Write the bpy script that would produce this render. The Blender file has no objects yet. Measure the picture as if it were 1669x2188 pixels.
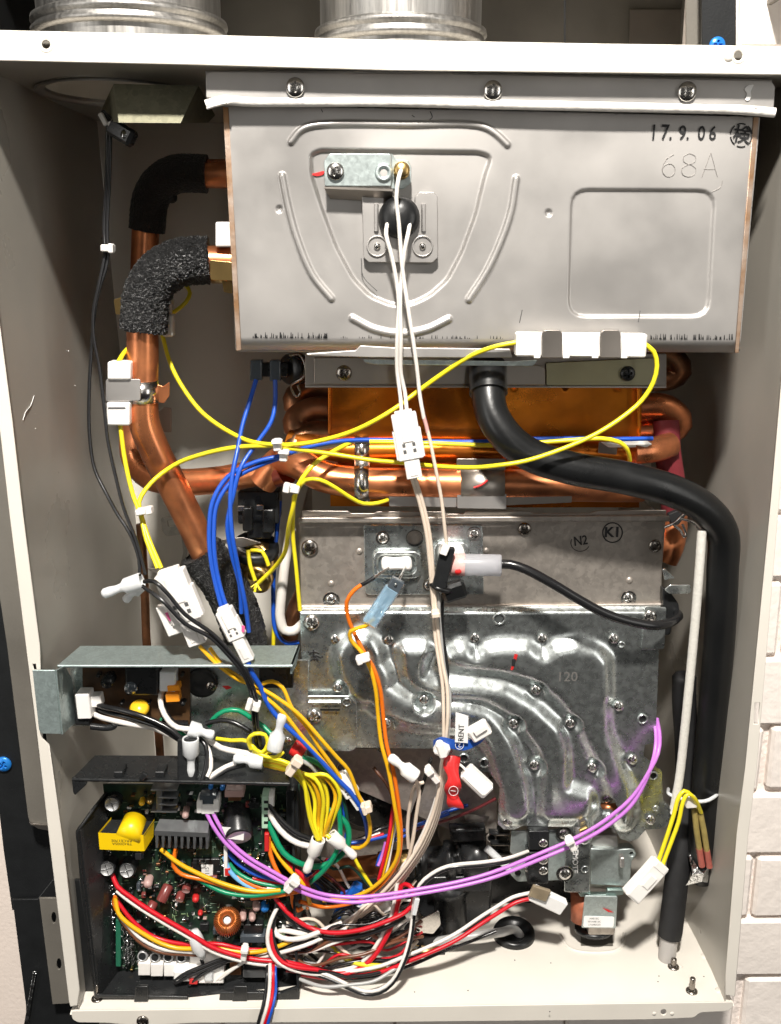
import bpy, bmesh, math, random
import numpy as np
from mathutils import Vector, Matrix
from mathutils.geometry import delaunay_2d_cdt
random.seed(7)
rng = np.random.default_rng(7)
S = bpy.context.scene
COL = S.collection
# ---------------------------------------------------------------- camera
CF, CX, CY = 2119.17, 834.5, 1094.0
CLOC = Vector((-.01605, -.57289, .50101))
CROT = (math.pi/2-.25806, .00011, -.01646)
cam = bpy.data.cameras.new('camera')
cam.sensor_fit = 'VERTICAL'; cam.sensor_height = 36; cam.sensor_width = 36
cam.lens = 36*CF/2188; cam.clip_start = .01; cam.clip_end = 50
camo = bpy.data.objects.new('camera', cam); COL.objects.link(camo)
camo.location = CLOC; camo.rotation_euler = CROT
S.camera = camo
# ---------------------------------------------------------------- world and lamps (indoor, warm work light high in front)
W = bpy.data.worlds.new('World'); S.world = W; W.use_nodes = True
nt = W.node_tree; bg = nt.nodes['Background']
tc = nt.nodes.new('ShaderNodeTexCoord'); sp = nt.nodes.new('ShaderNodeSeparateXYZ')
mr = nt.nodes.new('ShaderNodeMapRange'); mr.inputs[1].default_value = -1; mr.inputs[2].default_value = 1
rp = nt.nodes.new('ShaderNodeValToRGB')
rp.color_ramp.elements[0].color = (.06, .056, .052, 1); rp.color_ramp.elements[1].color = (1.5, 1.42, 1.32, 1)
e = rp.color_ramp.elements.new(.5); e.color = (.27, .255, .24, 1)
nt.links.new(tc.outputs['Generated'], sp.inputs[0]); nt.links.new(sp.outputs[2], mr.inputs[0])
nt.links.new(mr.outputs[0], rp.inputs[0]); nt.links.new(rp.outputs[0], bg.inputs[0])
bg.inputs[1].default_value = .125
def area(name, loc, at, size, power, col=(1, .95, .88)):
    l = bpy.data.lights.new(name, 'AREA'); l.shape = 'DISK'; l.size = size; l.energy = power; l.color = col
    o = bpy.data.objects.new(name, l); COL.objects.link(o); o.location = loc
    o.rotation_euler = (Vector(at)-Vector(loc)).to_track_quat('-Z', 'Y').to_euler()
    return l
area('work_lamp', (-.06, -.82, 1.44), (0, .1, .3), .10, 43)
for nm, loc, w, h, pw in (('strip_fill', (.22, -2.1, .78), .12, .95, 1.5), ('side_fill', (-1.35, -1.15, .62), .45, 1.3, 6.5), ('side_fill', (1.4, -1.2, .62), .45, 1.3, 5.5)):  # strip added for upright highlights on copper, side fills added for metal sheen
    l = area(nm, loc, (0, .1, .35), w, pw, (1, .97, .92)); l.shape = 'RECTANGLE'; l.size_y = h
S.view_settings.view_transform = 'Standard'; S.view_settings.look = 'None'
S.view_settings.exposure = 0; S.view_settings.gamma = 1
# ---------------------------------------------------------------- helpers
from mathutils import Euler
CM = Euler(CROT, 'XYZ').to_matrix()
DM = [None]      # while a housing is being built: squeezes its depths to the room it has
def P(x, y, d=0.0):
    return PR(x, y, DM[0](d) if DM[0] else d)
def PR(x, y, d=0.0):
    """photo pixel (1669 x 2188) seen at depth d millimetres behind the front rim -> point in the place"""
    r = CM @ Vector(((x-CX)/CF, (CY-y)/CF, -1))
    return CLOC + r*((d/1000-CLOC.y)/r.y)
def pz(x, y, z):
    r = CM @ Vector(((x-CX)/CF, (CY-y)/CF, -1))
    return CLOC + r*((z-CLOC.z)/r.z)
def sc(x, y, d=0.0): return (PR(x+1, y, d)-PR(x, y, d)).length
WL = {}
def setp(o, parent):
    if parent is not None:
        o.parent = parent; w = Vector((0, 0, 0)); q = parent
        o.location = o.location - WL.get(parent.name, Vector((0, 0, 0)))
    WL[o.name] = WL.get(parent.name, Vector((0, 0, 0)))+o.location if parent is not None else o.location.copy()
    return o
def tag(o, label=None, cat=None, group=None, kind=None):
    if label: o['label'] = label
    if cat: o['category'] = cat
    if group: o['group'] = group
    if kind: o['kind'] = kind
    return o
def thing(name, label, cat, loc=(0, 0, 0), group=None):
    o = bpy.data.objects.new(name, None); o.empty_display_size = .01; COL.objects.link(o); o.location = loc
    WL[o.name] = Vector(loc)
    return tag(o, label, cat, group)
def link(name, me, mat, parent=None):
    if mat is not None and not me.materials: me.materials.append(mat)
    o = bpy.data.objects.new(name, me); COL.objects.link(o)
    return setp(o, parent)
class MB:
    def __init__(s): s.v = []; s.f = []; s.sm = []
    def add(s, vs, fs, smooth=False):
        b = len(s.v); s.v += [tuple(v) for v in vs]; s.f += [tuple(i+b for i in f) for f in fs]; s.sm += [smooth]*len(fs); return s
    def box(s, c, u, v, w, b=.0003):
        """chamfered box, half axes u v w (vectors)"""
        c, u, v, w = Vector(c), Vector(u), Vector(v), Vector(w)
        L = [u.length, v.length, w.length]; b = min(b, .45*min(L)); A = [u/L[0], v/L[1], w/L[2]]
        if u.cross(v).dot(w) < 0: A[2] = -A[2]
        vs = []; ix = {}
        for sx in (-1, 1):
            for sy in (-1, 1):
                for sz in (-1, 1):
                    for k in range(3):
                        e = [L[0], L[1], L[2]]
                        e = [e[i]-(0 if i == k else b) for i in range(3)]
                        ix[sx, sy, sz, k] = len(vs); vs.append(c+A[0]*e[0]*sx+A[1]*e[1]*sy+A[2]*e[2]*sz)
        fs = []
        def q(k, sg):
            a, b2 = (k+1) % 3, (k+2) % 3; r = []
            for (p, m) in ((-1, -1), (1, -1), (1, 1), (-1, 1)):
                s3 = [0, 0, 0]; s3[k] = sg; s3[a] = p; s3[b2] = m; r.append(ix[s3[0], s3[1], s3[2], k])
            return r if sg > 0 else r[::-1]
        for k in range(3):
            for sg in (-1, 1): fs.append(q(k, sg))
        for k in range(3):
            a, b2 = (k+1) % 3, (k+2) % 3
            for p in (-1, 1):
                for m in (-1, 1):
                    r = []
                    for t, kk in ((-1, a), (1, a), (1, b2), (-1, b2)):
                        s3 = [0, 0, 0]; s3[k] = t; s3[a] = p; s3[b2] = m; r.append(ix[s3[0], s3[1], s3[2], kk])
                    fs.append(r if p*m > 0 else r[::-1])
        for sx in (-1, 1):
            for sy in (-1, 1):
                for sz in (-1, 1):
                    r = [ix[sx, sy, sz, k] for k in range(3)]; fs.append(r if sx*sy*sz > 0 else r[::-1])
        return s.add(vs, fs)
    def tube(s, pts, r, n=8, cap=True):
        pts = [Vector(p) for p in pts]; N = len(pts)
        rs = r if hasattr(r, '__len__') else [r]*N
        T = [(pts[min(i+1, N-1)]-pts[max(i-1, 0)]).normalized() for i in range(N)]
        a = Vector((0, -1, 0)); a = a-T[0]*a.dot(T[0])
        if a.length < .1: a = Vector((1, 0, 0)); a = a-T[0]*a.dot(T[0])
        a.normalize(); vs = []
        for i in range(N):
            a = a-T[i]*a.dot(T[i]); a.normalize(); b = T[i].cross(a)
            for k in range(n):
                t = 2*math.pi*k/n; vs.append(pts[i]+(a*math.cos(t)+b*math.sin(t))*rs[i])
        fs = [(i*n+k, i*n+(k+1) % n, (i+1)*n+(k+1) % n, (i+1)*n+k) for i in range(N-1) for k in range(n)]
        s.add(vs, fs, True)
        if cap:
            s.add([vs[k] for k in range(n)], [tuple(range(n))[::-1]])
            s.add([vs[(N-1)*n+k] for k in range(n)], [tuple(range(n))])
        return s
    def lathe(s, prof, c, ax, n=24, u=None):
        """profile [(radius, height)] turned round axis ax at c"""
        c = Vector(c); ax = Vector(ax).normalized()
        a = Vector(u) if u else (Vector((1, 0, 0)) if abs(ax.x) < .8 else Vector((0, 0, 1)))
        a = (a-ax*a.dot(ax)).normalized(); b = ax.cross(a); vs = []
        for (r, h) in prof:
            for k in range(n):
                t = 2*math.pi*k/n; vs.append(c+ax*h+(a*math.cos(t)+b*math.sin(t))*max(r, 1e-6))
        fs = [(i*n+k, i*n+(k+1) % n, (i+1)*n+(k+1) % n, (i+1)*n+k) for i in range(len(prof)-1) for k in range(n)]
        return s.add(vs, fs, True)
    def mesh(s, name):
        me = bpy.data.meshes.new(name); me.from_pydata(s.v, [], s.f); me.polygons.foreach_set('use_smooth', s.sm)
        me.update(); return me
    def build(s, name, mat, parent=None, auto=None):
        me = s.mesh(name)
        if auto: autosm(me, auto)
        return link(name, me, mat, parent)
def autosm(me, deg=35):
    bm = bmesh.new(); bm.from_mesh(me); bmesh.ops.remove_doubles(bm, verts=bm.verts, dist=1e-6)
    for e in bm.edges:
        e.smooth = not (len(e.link_faces) == 2 and e.calc_face_angle(0) > math.radians(deg))
    for f in bm.faces: f.smooth = True
    bm.to_mesh(me); bm.free()
def crv(pts, step=.004, closed=False):
    """Catmull-Rom through world points"""
    p = [Vector(q) for q in pts]
    if len(p) == 2: return [p[0].lerp(p[1], i/6) for i in range(7)]
    out = []
    for i in range(len(p)-1):
        p0 = p[i-1] if i else p[0]*2-p[1]; p1, p2 = p[i], p[i+1]; p3 = p[i+2] if i+2 < len(p) else p[-1]*2-p[-2]
        n = max(2, min(14, int((p2-p1).length/step)))
        a = [max((b-c).length, 1e-5)**.5 for b, c in ((p1, p0), (p2, p1), (p3, p2))]
        t0, t1 = 0, a[0]; t2 = t1+a[1]; t3 = t2+a[2]
        for k in range(n):
            t = t1+(t2-t1)*k/n
            A1 = p0*((t1-t)/(t1-t0))+p1*((t-t0)/(t1-t0)); A2 = p1*((t2-t)/(t2-t1))+p2*((t-t1)/(t2-t1)); A3 = p2*((t3-t)/(t3-t2))+p3*((t-t2)/(t3-t2))
            B1 = A1*((t2-t)/(t2-t0))+A2*((t-t0)/(t2-t0)); B2 = A2*((t3-t)/(t3-t1))+A3*((t-t1)/(t3-t1))
            out.append(B1*((t2-t)/(t2-t1))+B2*((t-t1)/(t2-t1)))
    return out+[p[-1]]
def rnd(pts, r, n=4):
    """round the corners of a pixel polygon; pts may carry their own radius as third value"""
    out = []; N = len(pts)
    for i in range(N):
        q = pts[i]; rr = q[2] if len(q) > 2 else r
        a, p, b = Vector(pts[i-1][:2]), Vector(q[:2]), Vector(pts[(i+1) % N][:2])
        if rr <= 0: out.append(tuple(p)); continue
        da, db = (a-p), (b-p); l = min(rr, da.length*.45, db.length*.45); da.normalize(); db.normalize()
        s, e = p+da*l, p+db*l
        for k in range(n+1):
            t = k/n; out.append(tuple(s*(1-t)**2+p*2*t*(1-t)+e*t*t))
    return out
def circ(x, y, r, n=16, ry=None): return [(x+r*math.cos(2*math.pi*k/n), y+(ry or r)*math.sin(2*math.pi*k/n)) for k in range(n)]
def plate(name, mat, outline, d, t=1.0, parent=None, holes=(), bev=.25):
    """flat sheet parallel to the front: pixel outline at depth d mm, thickness t mm, rounded edge bev mm"""
    if DM[0]: d = DM[0](d)
    cu = bpy.data.curves.new(name, 'CURVE'); cu.dimensions = '2D'; cu.fill_mode = 'BOTH'
    bev = min(bev, t*.45)
    cu.extrude = (t/2-bev)/1000; cu.bevel_depth = bev/1000; cu.bevel_resolution = 1; cu.offset = -bev/1000
    for ring in [outline]+list(holes):
        w = [PR(x, y, d) for x, y in [q[:2] for q in ring]]
        s = cu.splines.new('POLY'); s.points.add(len(w)-1); s.use_cyclic_u = True
        for pt, q in zip(s.points, w): pt.co = (q.x, q.z, 0, 1)
    tmp = bpy.data.objects.new('tmp', cu); me = bpy.data.meshes.new_from_object(tmp); bpy.data.objects.remove(tmp); bpy.data.curves.remove(cu)
    n = len(me.vertices); co = np.empty(n*3, 'f'); me.vertices.foreach_get('co', co); co = co.reshape(-1, 3)
    out = np.stack([co[:, 0], d/1000+t/2000-co[:, 2], co[:, 1]], 1); me.vertices.foreach_set('co', out.astype('f').ravel())
    me.name = name; me.update(); me.materials.clear()
    return link(name, me, mat, parent)
def text(name, s, x, y, h, d, mat, parent=None, rot=0, bold=0, sx=1, flip=False):
    """flat printed lettering of pixel height h, centred on pixel x y at depth d"""
    if DM[0]: d = DM[0](d)
    cu = bpy.data.curves.new(name, 'FONT'); cu.body = s; cu.align_x = 'CENTER'; cu.align_y = 'CENTER'; cu.size = 1; cu.offset = bold; cu.resolution_u = 3
    tmp = bpy.data.objects.new('tmp', cu); me = bpy.data.meshes.new_from_object(tmp); bpy.data.objects.remove(tmp); bpy.data.curves.remove(cu)
    k = h*sc(x, y, d)/.72; c = PR(x, y, d); ca, sa = math.cos(rot), math.sin(rot)
    for v in me.vertices:
        a, b = v.co.x*k*sx*(-1 if flip else 1), v.co.y*k; v.co = (c.x+a*ca-b*sa, c.y-v.co.z, c.z+a*sa+b*ca)
    me.name = name; me.materials.clear()
    return link(name, me, mat, parent)
def segd(X, Y, pts):
    D = np.full(X.shape, 1e9)
    for (a, b) in zip(pts[:-1], pts[1:]):
        ax, ay = a[:2]; bx, by = b[:2]; dx, dy = bx-ax, by-ay; t = np.clip(((X-ax)*dx+(Y-ay)*dy)/(dx*dx+dy*dy+1e-9), 0, 1)
        D = np.minimum(D, np.hypot(X-ax-t*dx, Y-ay-t*dy))
    return D
def inside(X, Y, poly):
    r = np.zeros(X.shape, bool); n = len(poly)
    for i in range(n):
        x1, y1 = poly[i][:2]; x2, y2 = poly[i-1][:2]
        if y1 == y2: continue
        c = ((y1 > Y) != (y2 > Y)) & (X < (x2-x1)*(Y-y1)/(y2-y1)+x1); r ^= c
    return r
def rise(t): t = np.clip(t, 0, 1); return t-.9*np.sin(2*np.pi*t)/(2*np.pi)
def ss(t): t = np.clip(t, 0, 1); return t*t*(3-2*t)
def sheet(name, mat, outline, d, hf, step, parent=None, holes=(), t=1.0):
    """pressed sheet: hf(X, Y) gives relief in mm towards the viewer over the pixel outline"""
    xs = [q[0] for q in outline]; ys = [q[1] for q in outline]
    gx, gy = np.meshgrid(np.arange(min(xs)+step*.5, max(xs), step), np.arange(min(ys)+step*.5, max(ys), step)); gx = gx.copy(); gx[::2] += step*.5
    X, Y = gx.ravel(), gy.ravel()
    ring = []
    for i in range(len(outline)):
        a, b = outline[i-1][:2], outline[i][:2]; n = max(1, int(math.hypot(b[0]-a[0], b[1]-a[1])/(step*1.5)))
        ring += [(a[0]+(b[0]-a[0])*k/n, a[1]+(b[1]-a[1])*k/n) for k in range(n)]
    keep = inside(X, Y, outline) & (segd(X, Y, ring+ring[:1]) > step*.45)
    pts = [Vector(q) for q in ring]+[Vector((x, y)) for x, y in zip(X[keep], Y[keep])]
    N = len(ring)
    r = delaunay_2d_cdt(pts, [(i, (i+1) % N) for i in range(N)], [], 0, 1e-4)
    V = np.array([tuple(v) for v in r[0]]); F = np.array([f for f in r[2] if len(f) == 3])
    cx, cy = V[F].mean(1).T; ok = inside(cx, cy, outline)
    for h in holes: ok &= ~inside(cx, cy, h)
    F = F[ok]; H = hf(V[:, 0], V[:, 1])
    co = [P(x, y, d) for x, y in V]; co = [(c.x, c.y-h/1000, c.z) for c, h in zip(co, H)]
    m = MB(); m.add(co, [tuple(int(i) for i in f) for f in F], True)
    # rim with thickness
    o = [P(x, y, d) for x, y in ring]; hr = hf(np.array([q[0] for q in ring]), np.array([q[1] for q in ring]))
    rv = [(c.x, c.y-h/1000, c.z) for c, h in zip(o, hr)]+[(c.x, c.y-h/1000+t/1000, c.z) for c, h in zip(o, hr)]
    m.add(rv, [(i, (i+1) % N, N+(i+1) % N, N+i) for i in range(N)])
    me = m.mesh(name); bm = bmesh.new(); bm.from_mesh(me); bmesh.ops.recalc_face_normals(bm, faces=bm.faces)
    fr = [f for f in bm.faces if len(f.verts) == 3]
    if sum(f.normal.y for f in fr) > 0: bmesh.ops.reverse_faces(bm, faces=bm.faces)
    bm.to_mesh(me); bm.free()
    return link(name, me, mat, parent)
def sm2(pts, n=6): return [(v.x, v.y) for v in crv([Vector((x, y, 0)) for x, y in pts], math.dist(pts[0], pts[1])/n)] if len(pts) > 2 else pts
def hsum(items):
    items = [(it[0], sm2(it[1]))+tuple(it[2:]) if it[0] == 'l' else it for it in items]
    def hf(X, Y):
        H = np.zeros(X.shape)
        for it in items:
            if it[0] == 'l': _, pts, w, s, h = it; v = h*rise(1-(segd(X, Y, pts)-w)/s)
            else:
                _, pts, s, h = it; D = segd(X, Y, list(pts)+[pts[0]]); D = np.where(inside(X, Y, pts), D, -D); v = h*rise(D/s+.5)
            H = np.where(np.abs(v) > np.abs(H), v, H)
        return H
    return hf
# ---------------------------------------------------------------- materials
MT = {}
def mat(name, col, rough=.5, metal=0., var=0., vs=60, bump=0., bs=300, rvar=0., spec=.5, trans=0., vor=0., stretch=None, col2=None, emis=None, coat=0., sss=0., alpha=1., fine=0.):
    m = bpy.data.materials.new(name); m.use_nodes = True; n = m.node_tree; N = n.nodes; L = n.links; b = N['Principled BSDF']
    b.inputs['Roughness'].default_value = rough; b.inputs['Metallic'].default_value = metal; b.inputs['Specular IOR Level'].default_value = spec
    b.inputs['Transmission Weight'].default_value = trans; b.inputs['Coat Weight'].default_value = coat; b.inputs['Alpha'].default_value = alpha
    if sss: b.inputs['Subsurface Weight'].default_value = sss; b.inputs['Subsurface Radius'].default_value = (.002, .002, .002); b.inputs['Subsurface Scale'].default_value = 1
    c = (*col, 1); b.inputs['Base Color'].default_value = c
    tcn = N.new('ShaderNodeTexCoord'); mp = N.new('ShaderNodeMapping'); L.new(tcn.outputs['Object'], mp.inputs[0])
    if stretch: mp.inputs['Scale'].default_value = stretch
    def noise(s, det=4):
        x = N.new('ShaderNodeTexNoise'); x.inputs['Scale'].default_value = s; x.inputs['Detail'].default_value = det; L.new(mp.outputs[0], x.inputs[0]); return x
    if var or vor:
        mx = N.new('ShaderNodeMix'); mx.data_type = 'RGBA'
        k2 = col2 or tuple(v*(1-.8*max(var, vor)) for v in col)
        mx.inputs['A'].default_value = c; mx.inputs['B'].default_value = (*k2, 1)
        if vor:
            v = N.new('ShaderNodeTexVoronoi'); v.inputs['Scale'].default_value = vs
            nn = noise(vs*.6, 2); ad = N.new('ShaderNodeVectorMath'); ad.operation = 'MULTIPLY_ADD'; ad.inputs[1].default_value = (.01,)*3
            L.new(nn.outputs['Color'], ad.inputs[0]); L.new(mp.outputs[0], ad.inputs[2]); L.new(ad.outputs[0], v.inputs['Vector'])
            s1 = N.new('ShaderNodeSeparateColor'); L.new(v.outputs['Color'], s1.inputs[0]); n2 = noise(vs*.12, 5)
            mm = N.new('ShaderNodeMath'); mm.operation = 'MULTIPLY_ADD'; mm.inputs[1].default_value = .6; L.new(s1.outputs[0], mm.inputs[0])
            m3 = N.new('ShaderNodeMath'); m3.operation = 'MULTIPLY'; m3.inputs[1].default_value = .55; L.new(n2.outputs[0], m3.inputs[0]); L.new(m3.outputs[0], mm.inputs[2]); L.new(mm.outputs[0], mx.inputs['Factor'])
        else:
            x = noise(vs, 6); r = N.new('ShaderNodeMapRange'); r.inputs[1].default_value = .36; r.inputs[2].default_value = .68; L.new(x.outputs[0], r.inputs[0]); L.new(r.outputs[0], mx.inputs['Factor'])
        L.new(mx.outputs['Result'], b.inputs['Base Color'])
    if rvar:
        x = noise(vs*.7, 5); r = N.new('ShaderNodeMapRange'); r.inputs[1].default_value = .3; r.inputs[2].default_value = .7; r.inputs[3].default_value = max(.04, rough-rvar); r.inputs[4].default_value = rough+rvar
        L.new(x.outputs[0], r.inputs[0]); L.new(r.outputs[0], b.inputs['Roughness'])
    if bump:
        x = noise(bs, 3); bp = N.new('ShaderNodeBump'); bp.inputs['Strength'].default_value = min(1, bump); bp.inputs['Distance'].default_value = fine or .001
        L.new(x.outputs[0], bp.inputs['Height']); L.new(bp.outputs[0], b.inputs['Normal'])
    if emis: b.inputs['Emission Color'].default_value = (*emis, 1); b.inputs['Emission Strength'].default_value = 1
    MT[name] = m; return m
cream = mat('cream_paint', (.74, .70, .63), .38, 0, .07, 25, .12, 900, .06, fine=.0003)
cream_shade = mat('cream_paint_shaded', (.41, .385, .34), .34, 0, .12, 14, .12, 900, .1, fine=.0003)  # same cream paint, with the shade inside the cabinet put into its colour
brickp = mat('painted_brick', (.88, .81, .755), .62, 0, .08, 60, .45, 160, 0, fine=.0015)
mortar = mat('painted_mortar', (.86, .78, .73), .75, 0, .15, 80, .9, 220, fine=.0015)
plaster = mat('plaster', (.80, .70, .63), .7, 0, .06, 50, .3, 300)
blackm = mat('black_metal', (.012, .013, .014), .42, 0, .3, 80, .25, 900, fine=.0004)
darkgrey = mat('dark_grey_metal', (.20, .185, .16), .5, .3, .3, 18, .1, 500, .1)
stain = mat('stainless', (.53, .51, .49), .48, .8, .17, 22, .05, 500, .12, stretch=(1, 1, 1), fine=.0003)
stain_d = mat('stainless_dull', (.50, .455, .41), .42, 1, .35, 14, .06, 500, .1, fine=.0003)
duct = mat('duct_steel', (.50, .485, .46), .42, 1, .3, 90, .12, 300, .08, stretch=(6, 6, .4), fine=.0004)
galv = mat('galvanised', (.86, .915, .905), .29, .945, 0, 330, .06, 250, .06, vor=.48, fine=.0006)
galv_l = mat('galvanised_bright', (.62, .70, .69), .42, .8, 0, 420, .06, 400, .08, vor=.35, fine=.0004)
burn = mat('burner_plate', (.52, .47, .42), .46, .74, 0, 300, .06, 400, .06, vor=.4, fine=.0004)
tint = mat('heat_tint', (.36, .20, .10), .5, .7, .7, 60, .2, 400, col2=(.55, .45, .38))
chrome = mat('screw_steel', (.72, .70, .67), .22, 1, .2, 500)
chrome_d = mat('screw_dark', (.34, .31, .28), .26, 1, .3, 500)
copper = mat('copper_pipe', (.84, .31, .13), .34, .85, .5, 48, .06, 300, .1, col2=(.42, .15, .07), fine=.0004)
copper_d = mat('copper_aged', (.45, .20, .10), .42, .9, .5, 60, .1, 300, .1, col2=(.16, .09, .05))
copper_fin = mat('copper_sheet', (.82, .26, .022), .28, .86, .6, 22, .25, 26, .12, col2=(.46, .13, .02), fine=.003)
brass = mat('brass', (.66, .45, .18), .3, 1, .3, 80)
foam = mat('foam_black', (.012, .012, .0125), .36, 0, .5, 700, 1, 950, spec=.9, fine=.006)
rubber = mat('black_rubber', (.009, .0095, .010), .34, 0, .3, 60, .15, 500, .08, fine=.0004)
rub_m = mat('rubber_matt', (.013, .013, .014), .62, 0, .4, 120, .3, 700, fine=.0004)
plas_k = mat('black_plastic', (.016, .017, .018), .3, 0, .2, 200, .12, 900, .08, fine=.0003)
nylon = mat('white_nylon', (.86, .83, .79), .38, 0, .05, 80, 0, 100, sss=.12)
nyl_t = mat('translucent_nylon', (.87, .89, .90), .3, 0, .08, 200, sss=.3, trans=.25)
ceram = mat('white_ceramic', (.90, .88, .85), .4, 0, .04, 60)
pinkn = mat('pink_mark', (.72, .12, .30), .5)
redm = mat('red_mark', (.55, .02, .02), .5)
redtag = mat('red_tape', (.70, .03, .03), .35, 0, .1, 100)
bluetag = mat('blue_tape', (.02, .09, .42), .35, 0, .1, 100)
ink = mat('black_ink', (.012, .012, .013), .6)
inkg = mat('grey_ink', (.10, .10, .10), .6)
embl = mat('engraved_line', (.40, .38, .36), .5, .8)
paper = mat('white_label', (.85, .84, .82), .5, 0, .04, 80)
bluew = mat('blue_screw_paint', (.02, .20, .62), .3, .2)
gsleeve = mat('clear_blue_sleeve', (.42, .66, .86), .18, 0, trans=.55, alpha=.8)
psleeve = mat('clear_white_sleeve', (.70, .70, .74), .28, 0, sss=.2, trans=.55)
foil = mat('foil', (.75, .76, .76), .2, 1, 0, 60, 1, 160, fine=.003)
def wm(name, c, r=.34): return mat('wire_'+name, c, r, 0, .12, 60, .06, 800, spec=.55, fine=.0002)
WC = dict(white=wm('white', (.80, .76, .71)), cream=wm('cream', (.78, .66, .54)), yellow=wm('yellow', (.83, .70, .02)), amber=wm('amber', (.80, .44, .01)),
          blue=wm('blue', (.012, .085, .50)), lblue=wm('light_blue', (.18, .45, .78)), black=wm('black', (.013, .013, .014), .25), grey=wm('grey', (.40, .40, .39)),
          orange=wm('orange', (.78, .17, .01)), red=wm('red', (.60, .008, .02)), green=wm('green', (.005, .26, .12)), violet=wm('violet', (.55, .19, .64)),
          brown=wm('brown', (.16, .06, .03)), maroon=wm('maroon', (.11, .012, .015)), pink=wm('pink', (.72, .40, .38)), dgreen=wm('dark_green', (.012, .07, .05)))
# ---------------------------------------------------------------- screws (one mesh, shared)
def screw_mesh(name, m, washer=False, R=1.0):
    b = MB(); n = 32; prof = [0, .14, .22, .3, .44, .58, .72, .84, .93, 1.0, 1.0]; vs = []; nr = len(prof)
    for i, r in enumerate(prof):
        h = .62*math.sqrt(max(0, 1-(min(r, 1)*.93)**2)) if i < nr-1 else 0.0
        for k in range(n):
            t = 2*math.pi*k/n; x, y = r*math.cos(t), r*math.sin(t); hh = h
            if min(abs(x), abs(y)) < .115 and r < .5: hh = h-.34
            vs.append((x, -hh, y))
    fs = [(i*n+k, i*n+(k+1) % n, (i+1)*n+(k+1) % n, (i+1)*n+k) for i in range(nr-1) for k in range(n)]
    b.add(vs, fs, True)
    if washer: b.lathe([(.9, .12), (1.38, .12), (1.45, 0)], (0, 0, 0), (0, -1, 0), 28)
    me = b.mesh(name); autosm(me, 50); me.materials.append(m); return me
SCR = {'c': screw_mesh('screw', chrome), 'd': screw_mesh('screw', chrome_d), 'w': screw_mesh('screw', chrome, True), 'b': screw_mesh('screw', bluew), 'k': screw_mesh('screw', plas_k)}
def screw(x, y, d, r, parent, kind='c', name='screw'):
    o = bpy.data.objects.new(name, SCR[kind]); COL.objects.link(o); o.location = P(x, y, d); k = r*sc(x, y, d); o.scale = (k, k*.85, k)
    o.rotation_euler = (0, random.uniform(0, 1.5), 0); return setp(o, parent)
def hole(x, y, d, r, parent, rim=None, name='hole', ry=None):
    """punched hole with a dark well behind it and a pressed rim"""
    k = r*sc(x, y, d); c = P(x, y, d)
    b = MB().lathe([(k*1.0, .0006), (k*.95, -.0002), (k*.8, -.0005), (0, -.0005)], c, (0, -1, 0), 18); o = b.build(name, blackm, parent)
    if rim: MB().lathe([(k*1.5, 0), (k*1.35, .0008), (k*1.1, .001), (k*.96, .0003)], c, (0, -1, 0), 20).build('hole_rim', rim, parent)
    return o
def obx(b, A, B, w, t, lift=0, bev=.0004):
    """box laid along world points A-B: width w, thickness t (m) towards the viewer; lift moves it towards the viewer"""
    A, B = Vector(A), Vector(B); u = (B-A); n = Vector((0, -1, 0)); v = u.cross(n).normalized(); n = v.cross(u).normalized()
    if n.y > 0: n = -n
    return b.box((A+B)/2+n*lift, u/2, v*w/2, n*t/2, bev)
def wire(name, mat_, pts, w=8, parent=None, n=8, d=None):
    """insulated wire through (px, py, depth mm); w = width in photo pixels"""
    pts = [tuple(p) if len(p) > 2 else (p[0], p[1], d) for p in pts]
    pts = [(x, y, 14+(e-14)*.5) if (x < 655 and y > 1690 and e > 14) else (x, y, e) for x, y, e in pts]      # in front of the control board
    q = [P(*p) for p in pts]; k = sum(sc(*(p if len(p) > 2 else (p[0], p[1], d))) for p in pts)/len(pts)
    return MB().tube(crv(q), w*k/2, n).build(name, WC[mat_] if isinstance(mat_, str) else mat_, parent)
# ================================================================ the setting: painted wall behind
WY = .060
wall = tag(MB().box((.469, WY+.0148, .30), (.231, 0, 0), (0, .008, 0), (0, 0, .62)).build('wall', mortar), kind='structure')
MB().box((-.05, WY+.0152, -.175), (.283, 0, 0), (0, .008, 0), (0, 0, .14)).build('wall_base', mortar, wall)
MB().box((.205, WY+.0152, .762), (.032, 0, 0), (0, .008, 0), (0, 0, .16)).build('wall_head', mortar, wall)
yy = [-330, -190, -45, 105, 250, 395, 540, 680, 820, 960, 1100, 1240, 1403, 1553, 1692, 1827, 1962, 2088, 2220, 2350]
for r, (y0, y1) in enumerate(zip(yy[:-1], yy[1:])):
    z0, z1 = P(1640, y1-3, 60).z, P(1640, y0+5, 60).z
    for k in range(0, 9):
        x0 = -.33+(r % 2)*.066+k*.132+random.uniform(-.003, .003); x1 = x0+.1285
        lo = .238 if z1 > -.03 and z0 < .598 else (-.34 if z0 < 0 else .176)
        if x1 < lo+.01: continue
        x0 = max(x0, lo); b = MB(); j = lambda: random.uniform(-.0008, .0008)
        b.box(((x0+x1)/2, WY+.008+j(), (z0+z1)/2+j()), ((x1-x0)/2, 0, j()*.5), (0, .008, 0), (j()*.3, 0, (z1-z0)/2), .0022); b.build('brick', brickp, wall, auto=50)
MB().box((-.476, WY+.004, .14), (.230, 0, 0), (0, .004, 0), (0, 0, .44)).build('plaster_panel', plaster, wall)
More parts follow.
